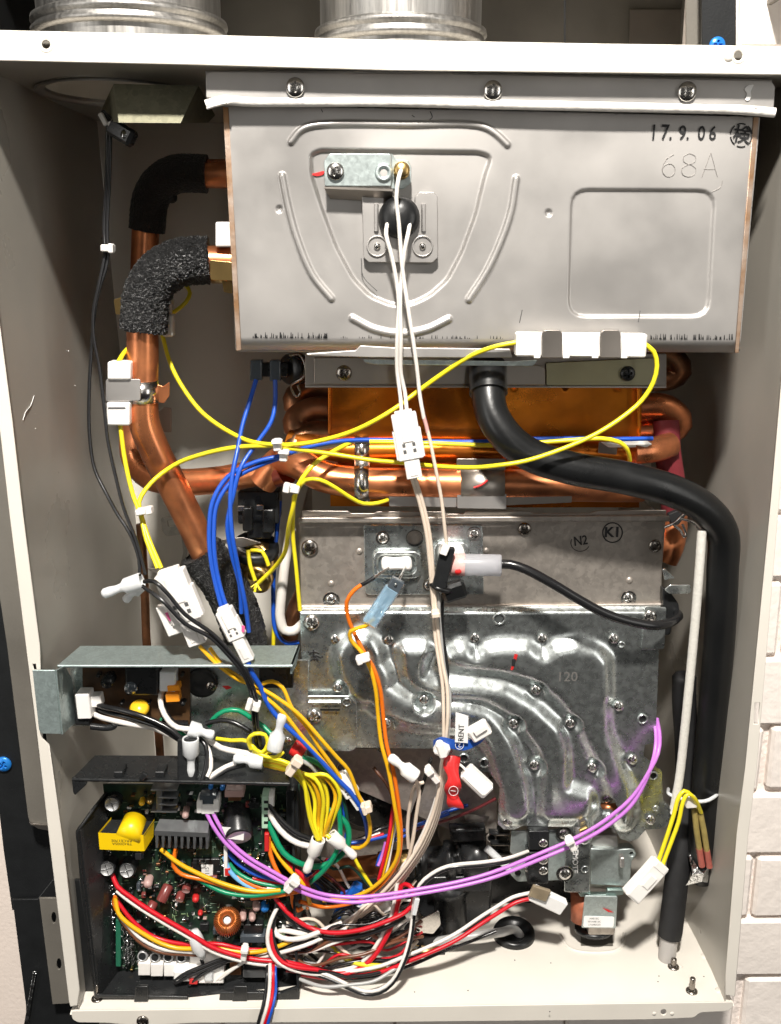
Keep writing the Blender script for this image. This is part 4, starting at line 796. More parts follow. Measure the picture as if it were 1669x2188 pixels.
# grommet on the tray with grey mains cable
gr = thing('grommet', 'black rubber grommet ring with grey cable lying on the tray', 'grommet', onfloor(1095, 2000))
q = onfloor(1098, 2000); b = MB(); k = sc(1098, 2000, 65)
b.lathe([(.0075, .001), (.0105, .0045), (.0145, .0062), (.0158, .004), (.0158, .0)], q, (0, -.08, 1), 40); b.build('ring', rubber, gr)
MB().lathe([(.0108, .0009), (0, .0009)], q, (0, 0, 1), 30).build('well', blackm, gr)
gc = crv([q+Vector((.006, 0, -.002)), q+Vector((.001, -.001, .006)), P(1070, 1992, 54), P(1030, 1998, 50), P(980, 2004, 50), P(930, 2012, 52), P(880, 2018, 54), P(820, 2022, 56), P(740, 2018, 62), P(680, 2030, 66)], .003)
MB().tube(gc, .0033, 14).build('cable', WC['grey'], gr)
# ================================================================ transformer tray (galvanised) with brown board
ty = thing('transformer_tray', 'galvanised folded tray holding a brown circuit board at the left', 'tray', P(380, 1560, 60))
zz = P(370, 1422, 8).z
DM[0] = lambda d: d if d < 8 else 8+(d-8)*.6
def hz(x, y): return pz(x, y, zz)
def slab(b, q, t=.0012, dn=Vector((0, 0, -1))):
    q = [Vector(v) for v in q]; w = [v+dn*t for v in q]; n = len(q)
    return b.add(q+w, [tuple(range(n)), tuple(range(2*n-1, n-1, -1))]+[(i, (i+1) % n+0, (i+1) % n+n, i+n)[::-1] for i in range(n)])
galv_t = mat('galvanised_tray', (.55, .66, .65), .44, .75, 0, 500, .1, 500, .06, vor=.4, fine=.0005)
slab(MB(), [hz(124, 1421), hz(625, 1421), hz(641, 1379), hz(172, 1380)], .0012).build('top_sheet', galv_t, ty)
MB().tube([hz(124, 1423), hz(370, 1423), hz(625, 1423)], .0011, 8).build('front_fold', galv_t, ty)
slab(MB(), [hz(625, 1421), P(624, 1440, 8), P(634, 1420, 40), hz(641, 1379)], .0012, Vector((-1, 0, 0))).build('end_sheet', galv_t, ty)
plate('side_flange', galv_t, rnd([(69, 1432), (117, 1432), (131, 1569), (88, 1568, 8), (83, 1560)], 1.5), -4, 1.4, ty, bev=.4)
L0, L1 = P(117, 1432, -3), P(131, 1569, -3)
slab(MB(), [L0, L1, P(160, 1541, 58), P(150, 1450, 58), hz(135, 1423)], .0012, Vector((1, 0, 0))).build('end_sheet', galv_t, ty)
plate('back_sheet', galv, [(150, 1410), (660, 1410), (655, 1628), (400, 1626), (396, 1552), (150, 1552)], 64, 1.2, ty)
pcb_b = mat('brown_board', (.11, .055, .022), .4, 0, .5, 90, .1, 300, col2=(.05, .028, .014))
plate('circuit_board', pcb_b, [(176, 1424), (406, 1424), (406, 1549), (176, 1549)], 58, 1.6, ty)
plate('relay', plas_k, rnd([(266, 1428), (338, 1428), (338, 1487), (268, 1487)], 5), 42, 16, ty, bev=1.5)
b = MB().lathe([(0, 0), (.0042, 0), (.0042, -.010)], P(279, 1471, 40), (0, -1, 0), 20); b.build('relay_can', smk, ty)
MB().lathe([(.0042, -.012), (.0040, .001), (0, .0012)], P(229, 1458, 44), (0, -1, 0), 20).build('capacitor', plas_k, ty)
b = MB(); obx(b, P(180, 1476, 46), P(186, 1528, 46), .009, .012, 0, .0006); b.build('connector', ceram, ty)
b = MB(); obx(b, P(206, 1482, 50), P(210, 1506, 50), .007, .008, 0, .0006); b.build('connector', ceram, ty)
orang = mat('orange_plastic', (.85, .30, .02), .35, 0, .1, 100)
b = MB(); obx(b, P(372, 1460, 46), P(374, 1472, 46), .008, .008, 0, .0005); b.build('terminal', orang, ty); b = MB(); obx(b, P(370, 1478, 46), P(372, 1495, 46), .009, .008, 0, .0005); b.build('terminal', orang, ty)
b = MB(); obx(b, P(344, 1450, 50), P(378, 1452, 50), .014, .010, 0, .0008); b.build('terminal_shell', nyl_t, ty)
MB().lathe([(0, -.003), (.005, -.0026), (.0066, 0), (.005, .0026), (0, .003)], P(298, 1513, 46), (.1, -.6, .8), 24).build('disc_capacitor', mat('yellow_epoxy', (.85, .50, .02), .3), ty)
for x, y, r in ((392, 1500, 6), (262, 1500, 4), (320, 1500, 3), (240, 1440, 4), (212, 1440, 5), (350, 1510, 4), (390, 1440, 4)): MB().lathe([(sc(x, y, 56)*r, -.004), (sc(x, y, 56)*r*.9, .003), (0, .0035)], P(x, y, 54), (0, -1, 0), 12).build('capacitor', plas_k, ty)
plate('board_clip', plas_k, rnd([(158, 1520), (166, 1517), (190, 1524), (192, 1552), (160, 1550)], 3), 40, 14, ty, bev=1); MB().tube(crv([P(194, 1552, 38), P(230, 1555, 38), P(243, 1552, 38), P(246, 1547, 38)], .002), .0022, 10).build('clip_hook', plas_k, ty)
plate('board_edge', plas_k, [(240, 1544), (400, 1546), (400, 1556), (252, 1552)], 50, 5, ty)
MB().lathe([(.0105, .0), (.0105, .0012), (.0085, .002), (.006, .0005), (0, .0005)], P(432, 1458, 62), (0, -1, 0), 28).build('cable_bush', rubber, ty); screw(452, 1466, 61, 11, ty, 'd')
plate('socket', plas_k, rnd([(553, 1424), (626, 1424), (626, 1471), (553, 1471)], 2), 50, 12, ty, bev=.8)
plate('paint_mark', redm, rnd([(474, 1466), (488, 1465), (496, 1470), (484, 1474)], 2), 63.6, .3, ty, bev=.1)
screw(614, 1584, 62, 10, ty, 'c')
DM[0] = None
# ================================================================ control board in its black housing
cb = thing('control_board', 'control circuit board full of parts in a black plastic housing at the lower left', 'control board', P(420, 2130, 20))
pcb_g = mat('green_board', (.018, .045, .028), .35, 0, .6, 120, .15, 260, .1, col2=(.006, .012, .009), fine=.0008)
zc = P(400, 1668, 4).z
DM[0] = lambda d: d if d < 12 else 12+(d-12)*.38
def hc_(x, y): return pz(x, y, zc)
slab(MB(), [hc_(155, 1663), hc_(619, 1673), hc_(612, 1616), hc_(203, 1614)], .002).build('top_cover', plas_k, cb)
MB().tube([hc_(155, 1665), hc_(400, 1670), hc_(619, 1675)], .0013, 8).build('cover_edge', plas_k, cb)
plate('cover_ear', plas_k, rnd([(153, 1664), (176, 1664), (186, 1676), (160, 1700), (156, 1694)], 3), 6, 3, cb, bev=.5)
for x in (255, 343): b = MB(); A, B = hc_(x, 1658), hc_(x+10, 1648); obx(b, A+Vector((-.003, 0, .002)), A+Vector((.003, 0, .002)), .004, .012, -.004, .0004); b.build('cover_catch', plas_k, cb)
b = MB(); obx(b, P(301, 1664, 2), P(312, 1652, 2), .0035, .003, 0, .0004); b.build('cover_catch', plas_k, cb)
slab(MB(), [P(165, 1776, 12), P(206, 2131, 12), P(250, 2074, 74), P(226, 1690, 74), P(194, 1730, 34), P(172, 1764, 18)], .002, Vector((1, 0, 0))).build('side_wall', plas_k, cb)
MB().tube(crv([P(196, 1734, 32), P(176, 1762, 18), P(166, 1776, 12), P(168, 1800, 12), P(175, 1880, 12), P(190, 2000, 12), P(206, 2131, 12)], .006), .0012, 8).build('wall_rim', plas_k, cb)
slab(MB(), [P(206, 2131, 12), P(400, 2134, 12), P(638, 2140, 12), P(644, 2070, 74), P(250, 2072, 74)], .0022, Vector((0, 0, -1))).build('bottom_wall', plas_k, cb)
plate('front_lip', plas_k, rnd([(205, 2126), (300, 2128), (400, 2130), (402, 2136), (300, 2134), (206, 2133)], 1.5), 10, 2.5, cb, bev=.5)
for x0, x1 in ((286, 316), (496, 528)): plate('lip_tab', plas_k, rnd([(x0+4, 2108), (x1, 2108), (x1, 2141), (x0, 2141)], 2), 8.5, 2.5, cb, bev=.5)
plate('front_lip', plas_k, rnd([(470, 2120), (600, 2122), (636, 2110), (640, 2138, 6), (630, 2143), (520, 2140), (468, 2138)], 2), 9.5, 3, cb, bev=.6)
slab(MB(), [P(640, 2112, 10), P(640, 2140, 10), P(648, 2080, 74), P(640, 1690, 74), P(628, 1690, 34), P(632, 2000, 34)], .0016, Vector((-1, 0, 0))).build('side_wall', plas_k, cb)
plate('board', pcb_g, [(220, 1676), (640, 1676), (648, 2082), (252, 2080)], 72, 1.6, cb)
plate('inner_post', blackm, [(612, 1690), (634, 1690), (640, 1780), (612, 1790)], 40, 20, cb)
def comp(name, m, x0, y0, x1, y1, d, t, bev=.5): return plate(name, m, rnd([(x0, y0), (x1, y0), (x1, y1), (x0, y1)], 1.5, 2), d, t, cb, bev=bev)
al = mat('aluminium_top', (.52, .52, .52), .4, .7, .15, 200)
def ecap(x, y, r, d, h, ax=(0, -1, .15)):
    q = P(x, y, d); k = r*sc(x, y, d); ax = Vector(ax).normalized(); o = MB().lathe([(k, -h), (k, -.0006), (k*.95, 0), (k*.84, .0001)], q, ax, 28).build('capacitor', plas_k, cb)
    MB().lathe([(k*.84, 0.0001), (k*.8, -.0003), (0, -.0003)], q, ax, 28).build('can_top', al, o); b = MB()
    a = ax.cross(Vector((1, 0, .3))).normalized(); c = ax.cross(a)
    for v in (a, c): b = MB(); b.box(q+ax*.0, v*k*.8, ax.cross(v)*k*.045, ax*.0002, .00005); b.build('score_line', foil, o)
    b = MB(); n = 7; vs = []
    for i in range(n):
        t = math.radians(215+i*18); e = (Vector((1, 0, 0))*math.cos(t)+Vector((0, 0, 1))*math.sin(t))
        vs += [q+e*k*1.02-ax*.0005, q+e*k*1.02-ax*.004]
    b.add(vs, [(2*i, 2*i+1, 2*i+3, 2*i+2) for i in range(n-1)]); b.build('polarity_stripe', paper, o)
ecap(239, 1719, 17, 46, .02); ecap(228, 1857, 17, 42, .022); ecap(271, 1861, 17, 42, .022)
q0 = [P(210, 1779, 16), P(306, 1784, 16), P(309, 1819, 16), P(213, 1815, 16)]; yel = mat('yellow_tape', (.84, .56, .005), .35, 0, .05, 100)
bb = [P(238, 1746, 50), P(330, 1749, 50), P(328, 1788, 50), P(236, 1786, 50)]
o = MB().add(q0+bb, [(0, 3, 2, 1), (1, 2, 6, 5), (0, 4, 7, 3), (3, 7, 6, 2)]).build('transformer', yel, cb)
MB().add([v.lerp(w, .02)+Vector((0, 0, -.0016)) for v, w in zip(q0[:2]+bb[1::-1], bb[:2]+q0[1::-1])], [(0, 1, 2, 3)]).build('core', plas_k, o)
c0 = P(262, 1772, 22); c1 = P(300, 1752, 40)
MB().lathe([(0, -.0075), (.0082, -.0075), (.0082, .0075), (0, .0075)], P(281, 1763, 34)+Vector((0, 0, -.003)), (.12, 1, .25), 32).build('winding', yel, o)
text('part_print', 'TR4200SA', 261, 1803, 6, 15.7, ink, o, math.pi-.03, .0, 1.2); text('part_print', 'RRCE170E', 260, 1796.5, 6, 15.7, ink, o, math.pi-.03, .0, 1.2)
alh = mat('heatsink_grey', (.33, .34, .35), .4, .85, .2, 200)
o = MB().add([P(341, 1750, 50), P(447, 1754, 50), P(445, 1780, 26), P(330, 1775, 26), P(330, 1785, 26), P(445, 1789, 26)], [(3, 2, 1, 0), (4, 5, 2, 3)]).build('heatsink', alh, cb)
for i in range(9): x = 335+i*13.4; plate('fin', alh, [(x-2.5, 1785+i*.4), (x+2.5, 1785+i*.4), (x+2.5, 1812+i*.3), (x-2.5, 1812+i*.3)], 27, 16, o, bev=.2)
plate('fin_back', blackm, [(332, 1784), (446, 1788), (446, 1812), (332, 1812)], 46, 4, o)
o = comp('heatsink', alh, 334, 1688, 346, 1736, 52, 8)
for y in (1689, 1705, 1720, 1735): plate('fin', alh, [(322 if y in (1689, 1735) else 340, y-1.6), (378, y-1.6), (378, y+1.6), (322 if y in (1689, 1735) else 340, y+1.6)], 50, 12, o, bev=.2)
o = comp('connector', ceram, 420, 1712, 432, 1738, 40, 12); comp('connector', ceram, 456, 1710, 468, 1736, 40, 12); comp('connector', ceram, 430, 1720, 458, 1740, 41, 12); comp('connector', smk, 426, 1700, 462, 1722, 44, 16)
q, r = P(511, 1789, 34), .0094; MB().lathe([(r, -.03), (r, -.001), (r*.94, 0), (r*.86, .0001), (0, -.0003)], q, (.15, -.75, -.42), 34).build('capacitor', plas_k, cb)
MB().lathe([(r*.86, .0003), (0, .0003)], q, (.15, -.75, -.42), 30).build('can_top', al, cb)
o = plate('sticker', paper, [(474, 1767), (522, 1771), (521, 1796), (484, 1792)], 29, .4, cb, bev=.1); text('sticker_print', '0', 513, 1781, 7, 28.7, inkg, o)
mint = mat('mint_plastic', (.42, .62, .46), .4, 0, .1, 100); o = comp('terminal_strip', mint, 559, 1702, 573, 1771, 40, 12, .6)
for y in (1714, 1729, 1743, 1758): plate('pin_slot', blackm, [(564, y-3), (573, y-3), (573, y+3), (564, y+3)], 39.7, .4, o, bev=.1)
comp('terminal_strip', ceram, 573, 1702, 585, 1732, 42, 12); comp('connector', redm, 565, 1782, 575, 1820, 42, 10)
comp('relay', mat('pinkish_part', (.50, .33, .30), .45, 0, .3, 80), 480, 1690, 521, 1704, 44, 16); comp('relay', copper_d, 488, 1702, 515, 1712, 46, 10); comp('chip', plas_k, 532, 1715, 554, 1728, 60, 4)
comp('connector', paper, 478, 1808, 486, 1874, 44, 12); comp('connector', redm, 480, 1856, 492, 1872, 43, 6)
ic = comp('chip', plas_k, 412, 1836, 470, 1892, 66, 5); plate('sticker', paper, [(430, 1848), (455, 1848), (455, 1874), (431, 1873)], 65, .4, ic, bev=.1); text('sticker_print', '115', 443, 1861, 9, 64.7, ink, ic, 1.57)
comp('sticker', paper, 431, 1884, 452, 1890, 65, .6, .1)
bc = mat('maroon_sleeve_capacitor', (.20, .045, .04), .3, 0, .2, 100)
def rcap(A, B, r):
    A, B = P(*A), P(*B); ax = (B-A).normalized(); k = r*sc(350, 1900, 50); L = (B-A).length
    o = MB().lathe([(k*.7, 0), (k, .001), (k, L-.001), (k*.92, L)], A, ax, 22).build('capacitor', bc, cb); MB().lathe([(k*.92, L), (k*.8, L-.0003), (0, L-.0003)], A, ax, 22).build('can_top', mat('pink_can_top', (.62, .42, .40), .4, .5) if 'pink_can_top' not in MT else MT['pink_can_top'], o)
rcap((361, 1890, 60), (344, 1926, 44), 11); rcap((330, 1926, 62), (318, 1948, 50), 10); rcap((388, 1906, 62), (383, 1924, 48), 9); rcap((400, 1890, 64), (397, 1904, 52), 9)
for x, y, m, r, d in ((316, 1889, 'pinkish_part', 9, 50), (396, 1743, 'pinkish_part', 7, 42), (548, 1940, 'pinkish_part', 8, 56), (566, 1941, 'blue_screw_paint', 9, 58), (303, 1716, 'yellow_epoxy', 6, 56), (450, 1712, 'blue_screw_paint', 5, 60), (428, 1952, 'red_mark', 5, 66), (519, 1962, 'pinkish_part', 7, 50), (539, 1963, 'pinkish_part', 7, 50), (418, 1922, 'red_mark', 7, 60), (320, 1712, 'brass', 7, 56), (450, 1682, 'blue_screw_paint', 5, 50), (475, 1684, 'blue_screw_paint', 5, 50)):
    k = r*sc(x, y, d); MB().lathe([(k, -.012), (k, 0), (k*.7, .0015), (0, .002)], P(x, y, d), (.1, -1, .1), 16).build('capacitor', MT[m], cb)
# toroid coil
q = P(486, 1968, 40); cw_ = mat('coil_wire', (.62, .20, .05), .35, .75, .3, 300); ax = Vector((.05, -.62, .78)).normalized()
o = MB().lathe([(.0034, .004), (.006, .0052), (.0082, .0036), (.0084, -.004), (.006, -.0056)], q, ax, 40).build('toroid_coil', MT['coil_red'], cb); a = ax.cross(Vector((1, 0, 0))).normalized(); c = ax.cross(a)
b = MB()
for i in range(40):
    t = 2*math.pi*i/40; e = a*math.cos(t)+c*math.sin(t); b.tube([q+e*r+ax*h for r, h in ((.0033, .003), (.0040, .0052), (.0060, .0060), (.0080, .0050), (.0090, .0030), (.0091, -.005))], .00042, 4, False)
tag(b.build('coil_turns', cw_, o), kind='stuff'); MB().lathe([(.0026, 0), (.0022, .001), (0, .0012)], q+ax*.0015, ax, 16).build('coil_plug', ceram, o)
comp('transistor', smk, 513, 2000, 566, 2016, 50, 12, .8); comp('transistor', plas_k, 520, 1976, 562, 1998, 56, 8, .8); comp('relay', plas_k, 519, 2062, 570, 2074, 36, 14); comp('relay', alh, 519, 2074, 571, 2089, 32, 10); comp('connector', copper_d, 491, 2056, 515, 2084, 40, 8)
for i, (x, y) in enumerate(((304, 2044), (331, 2046), (359, 2046), (387, 2047))):
    o = comp('connector', nylon if i < 2 else ceram, x-9, y+14, x+17, y+41, 40+i*.5, 14, .6); MB().lathe([(.0036, -.004), (.0036, .0), (.0026, .0002), (.0024, -.002), (0, -.002)], P(x, y, 46), (0, -1, .35), 18).build('socket_ring', al, o); MB().lathe([(.0025, .0002), (0, .0002)], P(x, y, 46), (0, -1, .35), 14).build('socket_hole', blackm, o)
comp('connector', MT['white_ceramic'], 371, 2076, 424, 2098, 30, 12, .8); comp('connector', redm, 404, 2092, 422, 2104, 27, 5); comp('connector', ceram, 424, 2068, 478, 2102, 32, 12, .8); comp('connector', nyl_t, 436, 2074, 456, 2098, 27, 5, 1.4)
comp('connector', ceram, 405, 2036, 480, 2066, 50, 8, .8)
b = MB(); ax = P(432, 2052, 24)-P(410, 1990, 30); MB().lathe([(.0, 0), (.0034, .001), (.0048, .006), (.0052, ax.length*.55), (.0036, ax.length*.8), (.0016, ax.length), (0, ax.length)], P(412, 1986, 30), ax, 22).build('stand_off', nyl_t, cb)
for i in range(46):
    x, y = random.uniform(270, 625), random.uniform(1700, 2040); w, h = random.uniform(8, 20), random.uniform(6, 16)
    comp('chip' if i % 2 else 'diode', random.choice([plas_k, plas_k, smk, blackm, MT['maroon_sleeve_capacitor'], alh]), x, y, x+w, y+h, random.uniform(58, 66), 6, .5)
for i in range(16):
    x, y = random.uniform(290, 600), random.uniform(1830, 2030); A = P(x, y, 62); B = P(x+random.uniform(8, 20), y+random.uniform(-10, 10), 62); MB().tube(crv([A+Vector((0, .003, 0)), A+Vector((0, -.002, .0005)), (A+B)/2+Vector((0, -.003, .001)), B+Vector((0, -.002, .0005)), B+Vector((0, .003, 0))], .002), .00035, 5).build('jumper_wire', foil, cb)
# header strip and the many small soldered parts of the board
o = comp('header_strip', mat('green_header', (.02, .16, .09), .4, 0, .2, 100), 247, 1966, 258, 2066, 56, 8)
b = MB()
for i in range(22):
    for j in range(3): x, y = 262+j*8+i*.25, 1976+i*3.9; k = random.uniform(1.1, 2.6)*sc(x, y, 60); obx(b, P(x, y, 60), P(x+random.uniform(1, 6), y-2, 58), k, .004, 0, .0002)
tag(b.build('solder_pins', foil, cb), kind='stuff')
lib = [(foil, 90), (plas_k, 240), (paper, 40), (copper_d, 60), (MT['pinkish_part'], 26), (mat('pcb_lime', (.20, .30, .15), .5), 260), (mat('pcb_track', (.09, .14, .095), .5), 360), (brass, 24)]
for m, n in lib:
    b = MB()
    for i in range(n):
        x, y = random.uniform(262, 632), random.uniform(1690, 2070); w, h = random.uniform(2, 9), random.uniform(1.5, 6); t = random.uniform(.8, 6)
        if m.name in ('pcb_lime', 'pcb_track'): w, h, t = random.uniform(2, 14), random.uniform(.8, 2.5), .5; (w, h) = (h, w) if random.random() < .5 else (w, h)
        k = sc(x, y, 70); c = P(x, y, 72-t/2); b.box(c, (w*k/2, 0, 0), (0, 0, h*k/2), (0, t/2000+.0003, 0), .0002)
    tag(b.build('small_part', m, cb), kind='stuff')
b = MB()
for i in range(130):
    y = random.uniform(1800, 2070); x = 218+(y-1860)*.16+random.uniform(-4, 26); b.lathe([(.0007, 0), (.0005, .0005), (0, .0007)], P(x, y, 62), (.7, -.7, .2), 5)
tag(b.build('glint_specks', foil, cb), kind='stuff')  # foil specks standing in for reflected glints along the left wall
DM[0] = None
b = MB(); obx(b, P(402, 1576, 12), P(402, 1668, 6), .0125, .008, 0, .0008); b.build('cover_post', plas_k, cb)
# ================================================================ wiring
def ws(t, d, rows):
    for r in rows: wire('wire', r[0], [(p[0], p[1], p[2] if len(p) > 2 else d) for p in r[2]], r[1], t)
def tie(t, x0, y0, x1, y1, d, w=10, m=nylon, head=True):
    b = MB(); obx(b, P(x0, y0, d), P(x1, y1, d), w*sc(x0, y0, d), .0085, 0, .0007); o = b.build('cable_tie', m, t)
    if head: b = MB(); obx(b, P(x0, y0, d-3), P(x0+(x1-x0)*.4, y0+(y1-y0)*.4, d-3), w*1.35*sc(x0, y0, d), .006, .001, .0007); b.build('tie_head', m, o)
def nut(t, x0, y0, x1, y1, d, w=30, m=nyl_t, d2=None):
    A, B = P(x0, y0, d), P(x1, y1, d2 or d); L = (B-A).length; k = w*sc(x0, y0, d)/2
    return MB().lathe([(k*.8, .0006), (k*.95, 0), (k, .001), (k*.98, L*.40), (k*.55, L*.5), (k*.48, L*.62), (k*.62, L*.78), (k*.62, L*.93), (k*.4, L*.99), (0, L)], A, B-A, 24).build('wire_nut', m, t)
def con(t, x0, y0, x1, y1, d, w, th=.008, m=nylon, split=.62, w2=.55, d2=None):
    A, B = P(x0, y0, d), P(x1, y1, d2 or d); k = w*sc(x0, y0, d); M_ = A.lerp(B, split)
    b = MB(); obx(b, A, M_, k, th, 0, .0006); o = b.build('connector', m, t)
    b = MB(); obx(b, A.lerp(M_, .08), A.lerp(M_, .6), k*.42, .0014, th/2, .0004); b.build('latch', m, o)
    for s in (-1, 1):
        u = (M_-A).normalized(); v = u.cross(Vector((0, -1, 0))).normalized(); b = MB(); obx(b, A.lerp(M_, .35)+v*k*.5*s, A.lerp(M_, .98)+v*k*.5*s, k*.14, th*.7, 0, .0004); b.build('guide', m, o)
    for q in (.66, .8):
        b = MB(); obx(b, A.lerp(M_, q-.04)-v*k*.2, A.lerp(M_, q+.04)-v*k*.2, k*.12, .0006, th/2, .0001); b.build('pin_slot', inkg, o); b = MB(); obx(b, A.lerp(M_, q-.04)+v*k*.2, A.lerp(M_, q+.04)+v*k*.2, k*.12, .0006, th/2, .0001); b.build('pin_slot', inkg, o)
    b = MB(); obx(b, A.lerp(B, -.05), A, k*.7, th*.6, 0, .0004); b.build('wire_collar', m, o)
    b = MB(); obx(b, M_, B, k*w2, th*.8, 0, .0005); b.build('plug', m, o); b = MB(); obx(b, M_.lerp(B, .35), M_.lerp(B, .85), k*w2*.45, .001, th*.4, .0003); b.build('latch', m, o)
    return o
# 1 black pair down the left wall to two wire nuts
t = thing('sensor_wire', 'two thin black wires hanging down the left wall to frosted wire nuts', 'wire pair', P(225, 280, 60))
ws(t, 50, [('black', 8, [(230, 268, 58), (228, 380, 62), (222, 480, 64), (224, 540, 60), (212, 604, 56), (200, 663, 54), (200, 719, 52), (212, 783, 50), (223, 873, 44), (230, 937, 40), (246, 1013, 34), (266, 1090, 28), (293, 1159, 22), (304, 1199, 19), (311, 1228, 17)]),
           ('black', 8, [(236, 270, 58), (234, 380, 62), (229, 480, 64), (229, 560, 60), (214, 610, 57), (203, 660, 55), (197, 729, 53), (191, 822, 50), (191, 924, 45), (202, 1001, 38), (228, 1056, 32), (252, 1100, 28), (277, 1139, 24), (297, 1195, 20), (298, 1230, 18)])])
tie(t, 244, 531, 218, 530, 58, 15)
nut(t, 304, 1240, 218, 1270, 15, 36); nut(t, 300, 1250, 266, 1284, 22, 30)
ws(t, 14, [('black', 9, [(308, 1243, 10), (330, 1242, 5), (356, 1266, 3), (395, 1312, 2), (455, 1355, 2), (494, 1396, 2), (526, 1436, 4), (546, 1487, 8), (549, 1535, 12), (557, 1598, 18)]),
           ('black', 9, [(304, 1252, 12), (348, 1284, 4), (395, 1332, 3), (450, 1362, 3), (488, 1400, 3), (520, 1440, 5), (538, 1487, 9), (542, 1535, 14), (549, 1596, 20)])])
tie(t, 527, 1502, 556, 1510, 8, 17)
# 2 yellow fuse loop with its ceramic fuses and big white connector
t = thing('fuse_wire', 'long yellow fuse wire looping between white ceramic fuses across the copper', 'fuse wire', P(600, 950, 30))
ws(t, 30, [('yellow', 10, [(594, 952, 34), (503, 956, 40), (428, 972, 46), (372, 994, 52), (322, 1033, 46), (297, 1073, 40), (303, 1104, 36), (318, 1151, 28), (345, 1214, 20)]),
           ('yellow', 10, [(257, 908, 50), (267, 983, 46), (285, 1060, 40), (300, 1098, 36), (312, 1151, 28), (337, 1214, 20)]),
           ('yellow', 10, [(347, 716, 88), (362, 771, 80), (387, 822, 70), (433, 882, 58), (498, 927, 46), (543, 945, 38), (594, 950, 32), (655, 947, 26), (738, 927, 20), (793, 903, 17), (848, 870, 18), (889, 839, 22), (958, 790, 20), (1013, 757, 14), (1060, 740, 10), (1102, 732, 9)]),
           ('yellow', 10, [(594, 955, 32), (710, 970, 26), (793, 983, 24), (862, 989, 24), (931, 996, 18), (1013, 999, 10), (1060, 995, 4), (1123, 985, 2), (1205, 958, 2), (1274, 927, 4), (1329, 892, 6), (1371, 856, 8), (1396, 817, 8), (1404, 781, 8), (1397, 751, 8), (1376, 734, 9)]),
           ('yellow', 10, [(276, 742, 62), (262, 758, 56), (252, 776, 50)]), ('yellow', 9, [(352, 681, 90), (397, 646, 88), (406, 626, 92), (398, 610, 98)])])
# long ceramic on the exhaust box
b = MB(); A, B = P(1101, 735, 11), P(1378, 738, 11); obx(b, A, B, .0138, .0095, 0, .001); f = b.build('ceramic_fuse', ceram, t)
for x in (1148, 1210, 1272, 1334): b = MB(); obx(b, P(x-7, 740, 6), P(x+7, 740, 6), .0138, .002, .001, .0006); b.build('fuse_ridge', ceram, f)
for x in (1180, 1305): plate('fuse_clip', stain_d, rnd([(x-22, 712), (x-16, 705), (x+16, 705), (x+22, 712), (x+22, 765), (x-22, 765)], 2), 3.5, 1.6, t, bev=.4)
for x0, y0, x1, y1, d, th in ((229, 773, 279, 812, 45, 12), (227, 860, 277, 910, 45, 12), (347, 672, 369, 720, 74, 10), (352, 640, 366, 676, 84, 10), (460, 474, 494, 528, 52, 12)): plate('ceramic_fuse', ceram, rnd([(x0, y0), (x1, y0), (x1, y1), (x0, y1)], 5), d, th, t, bev=1.2)
plate('fuse_slot', inkg, rnd([(231, 870), (268, 870), (268, 874), (231, 874)], 1), 44.7, .4, t, bev=.1)
plate('fuse_clip', smk, rnd([(474, 512), (490, 510), (492, 552), (476, 556)], 3), 68, 3, t); plate('fuse_clip', brass, rnd([(474, 598), (496, 600), (496, 628), (478, 624)], 3), 74, 2, t)
con(t, 362, 1222, 424, 1374, 14, 66, .010, nylon, .66, .60)
b = MB(); obx(b, P(350, 1290, 15), P(378, 1352, 15), .010, .007, 0, .0006); b.build('connector', nylon, t); plate('paint_mark', pinkn, rnd([(352, 1310), (366, 1306), (374, 1322), (362, 1328)], 2), 9.2, .3, t, bev=.1)
tie(t, 592, 938, 594, 962, 27, 17); tie(t, 326, 1088, 292, 1094, 30, 12)
# 3 blue braided pair and connector
t = thing('heater_wire', 'braided blue wire pair looping from the copper pipes to a white connector', 'heater wire', P(500, 1350, 20))
ws(t, 26, [('blue', 10, [(1395, 937, 50), (1324, 938, 50), (1247, 937, 52), (1136, 938, 52), (1013, 944, 54), (911, 943, 54), (793, 940, 54), (724, 943, 50), (655, 956, 44), (604, 973, 36), (544, 988, 34), (488, 1018, 32), (455, 1070, 26), (447, 1139, 22), (451, 1199, 20), (463, 1258, 18), (476, 1306, 16)]),
           ('blue', 10, [(600, 978, 38), (556, 994, 36), (500, 1024, 33), (464, 1076, 27), (457, 1139, 23), (460, 1199, 21), (471, 1256, 19), (486, 1304, 17)]),
           ('white', 10, [(620, 968, 44), (660, 960, 48), (720, 952, 54), (752, 948, 56)]),
           ('blue', 11, [(526, 1404, 10), (540, 1440, 10), (556, 1466, 12), (574, 1507, 13), (605, 1545, 12), (646, 1582, 12), (690, 1630, 13), (720, 1664, 14), (750, 1694, 16), (770, 1726, 18), (782, 1756, 22), (786, 1790, 28)])])
con(t, 478, 1302, 532, 1410, 11, 36, .009, nylon, .55, .72)
plate('paint_mark', pinkn, rnd([(516, 1336), (524, 1338), (522, 1352), (516, 1350)], 2), 6.4, .3, t, bev=.1); tie(t, 607, 960, 606, 984, 30, 17)
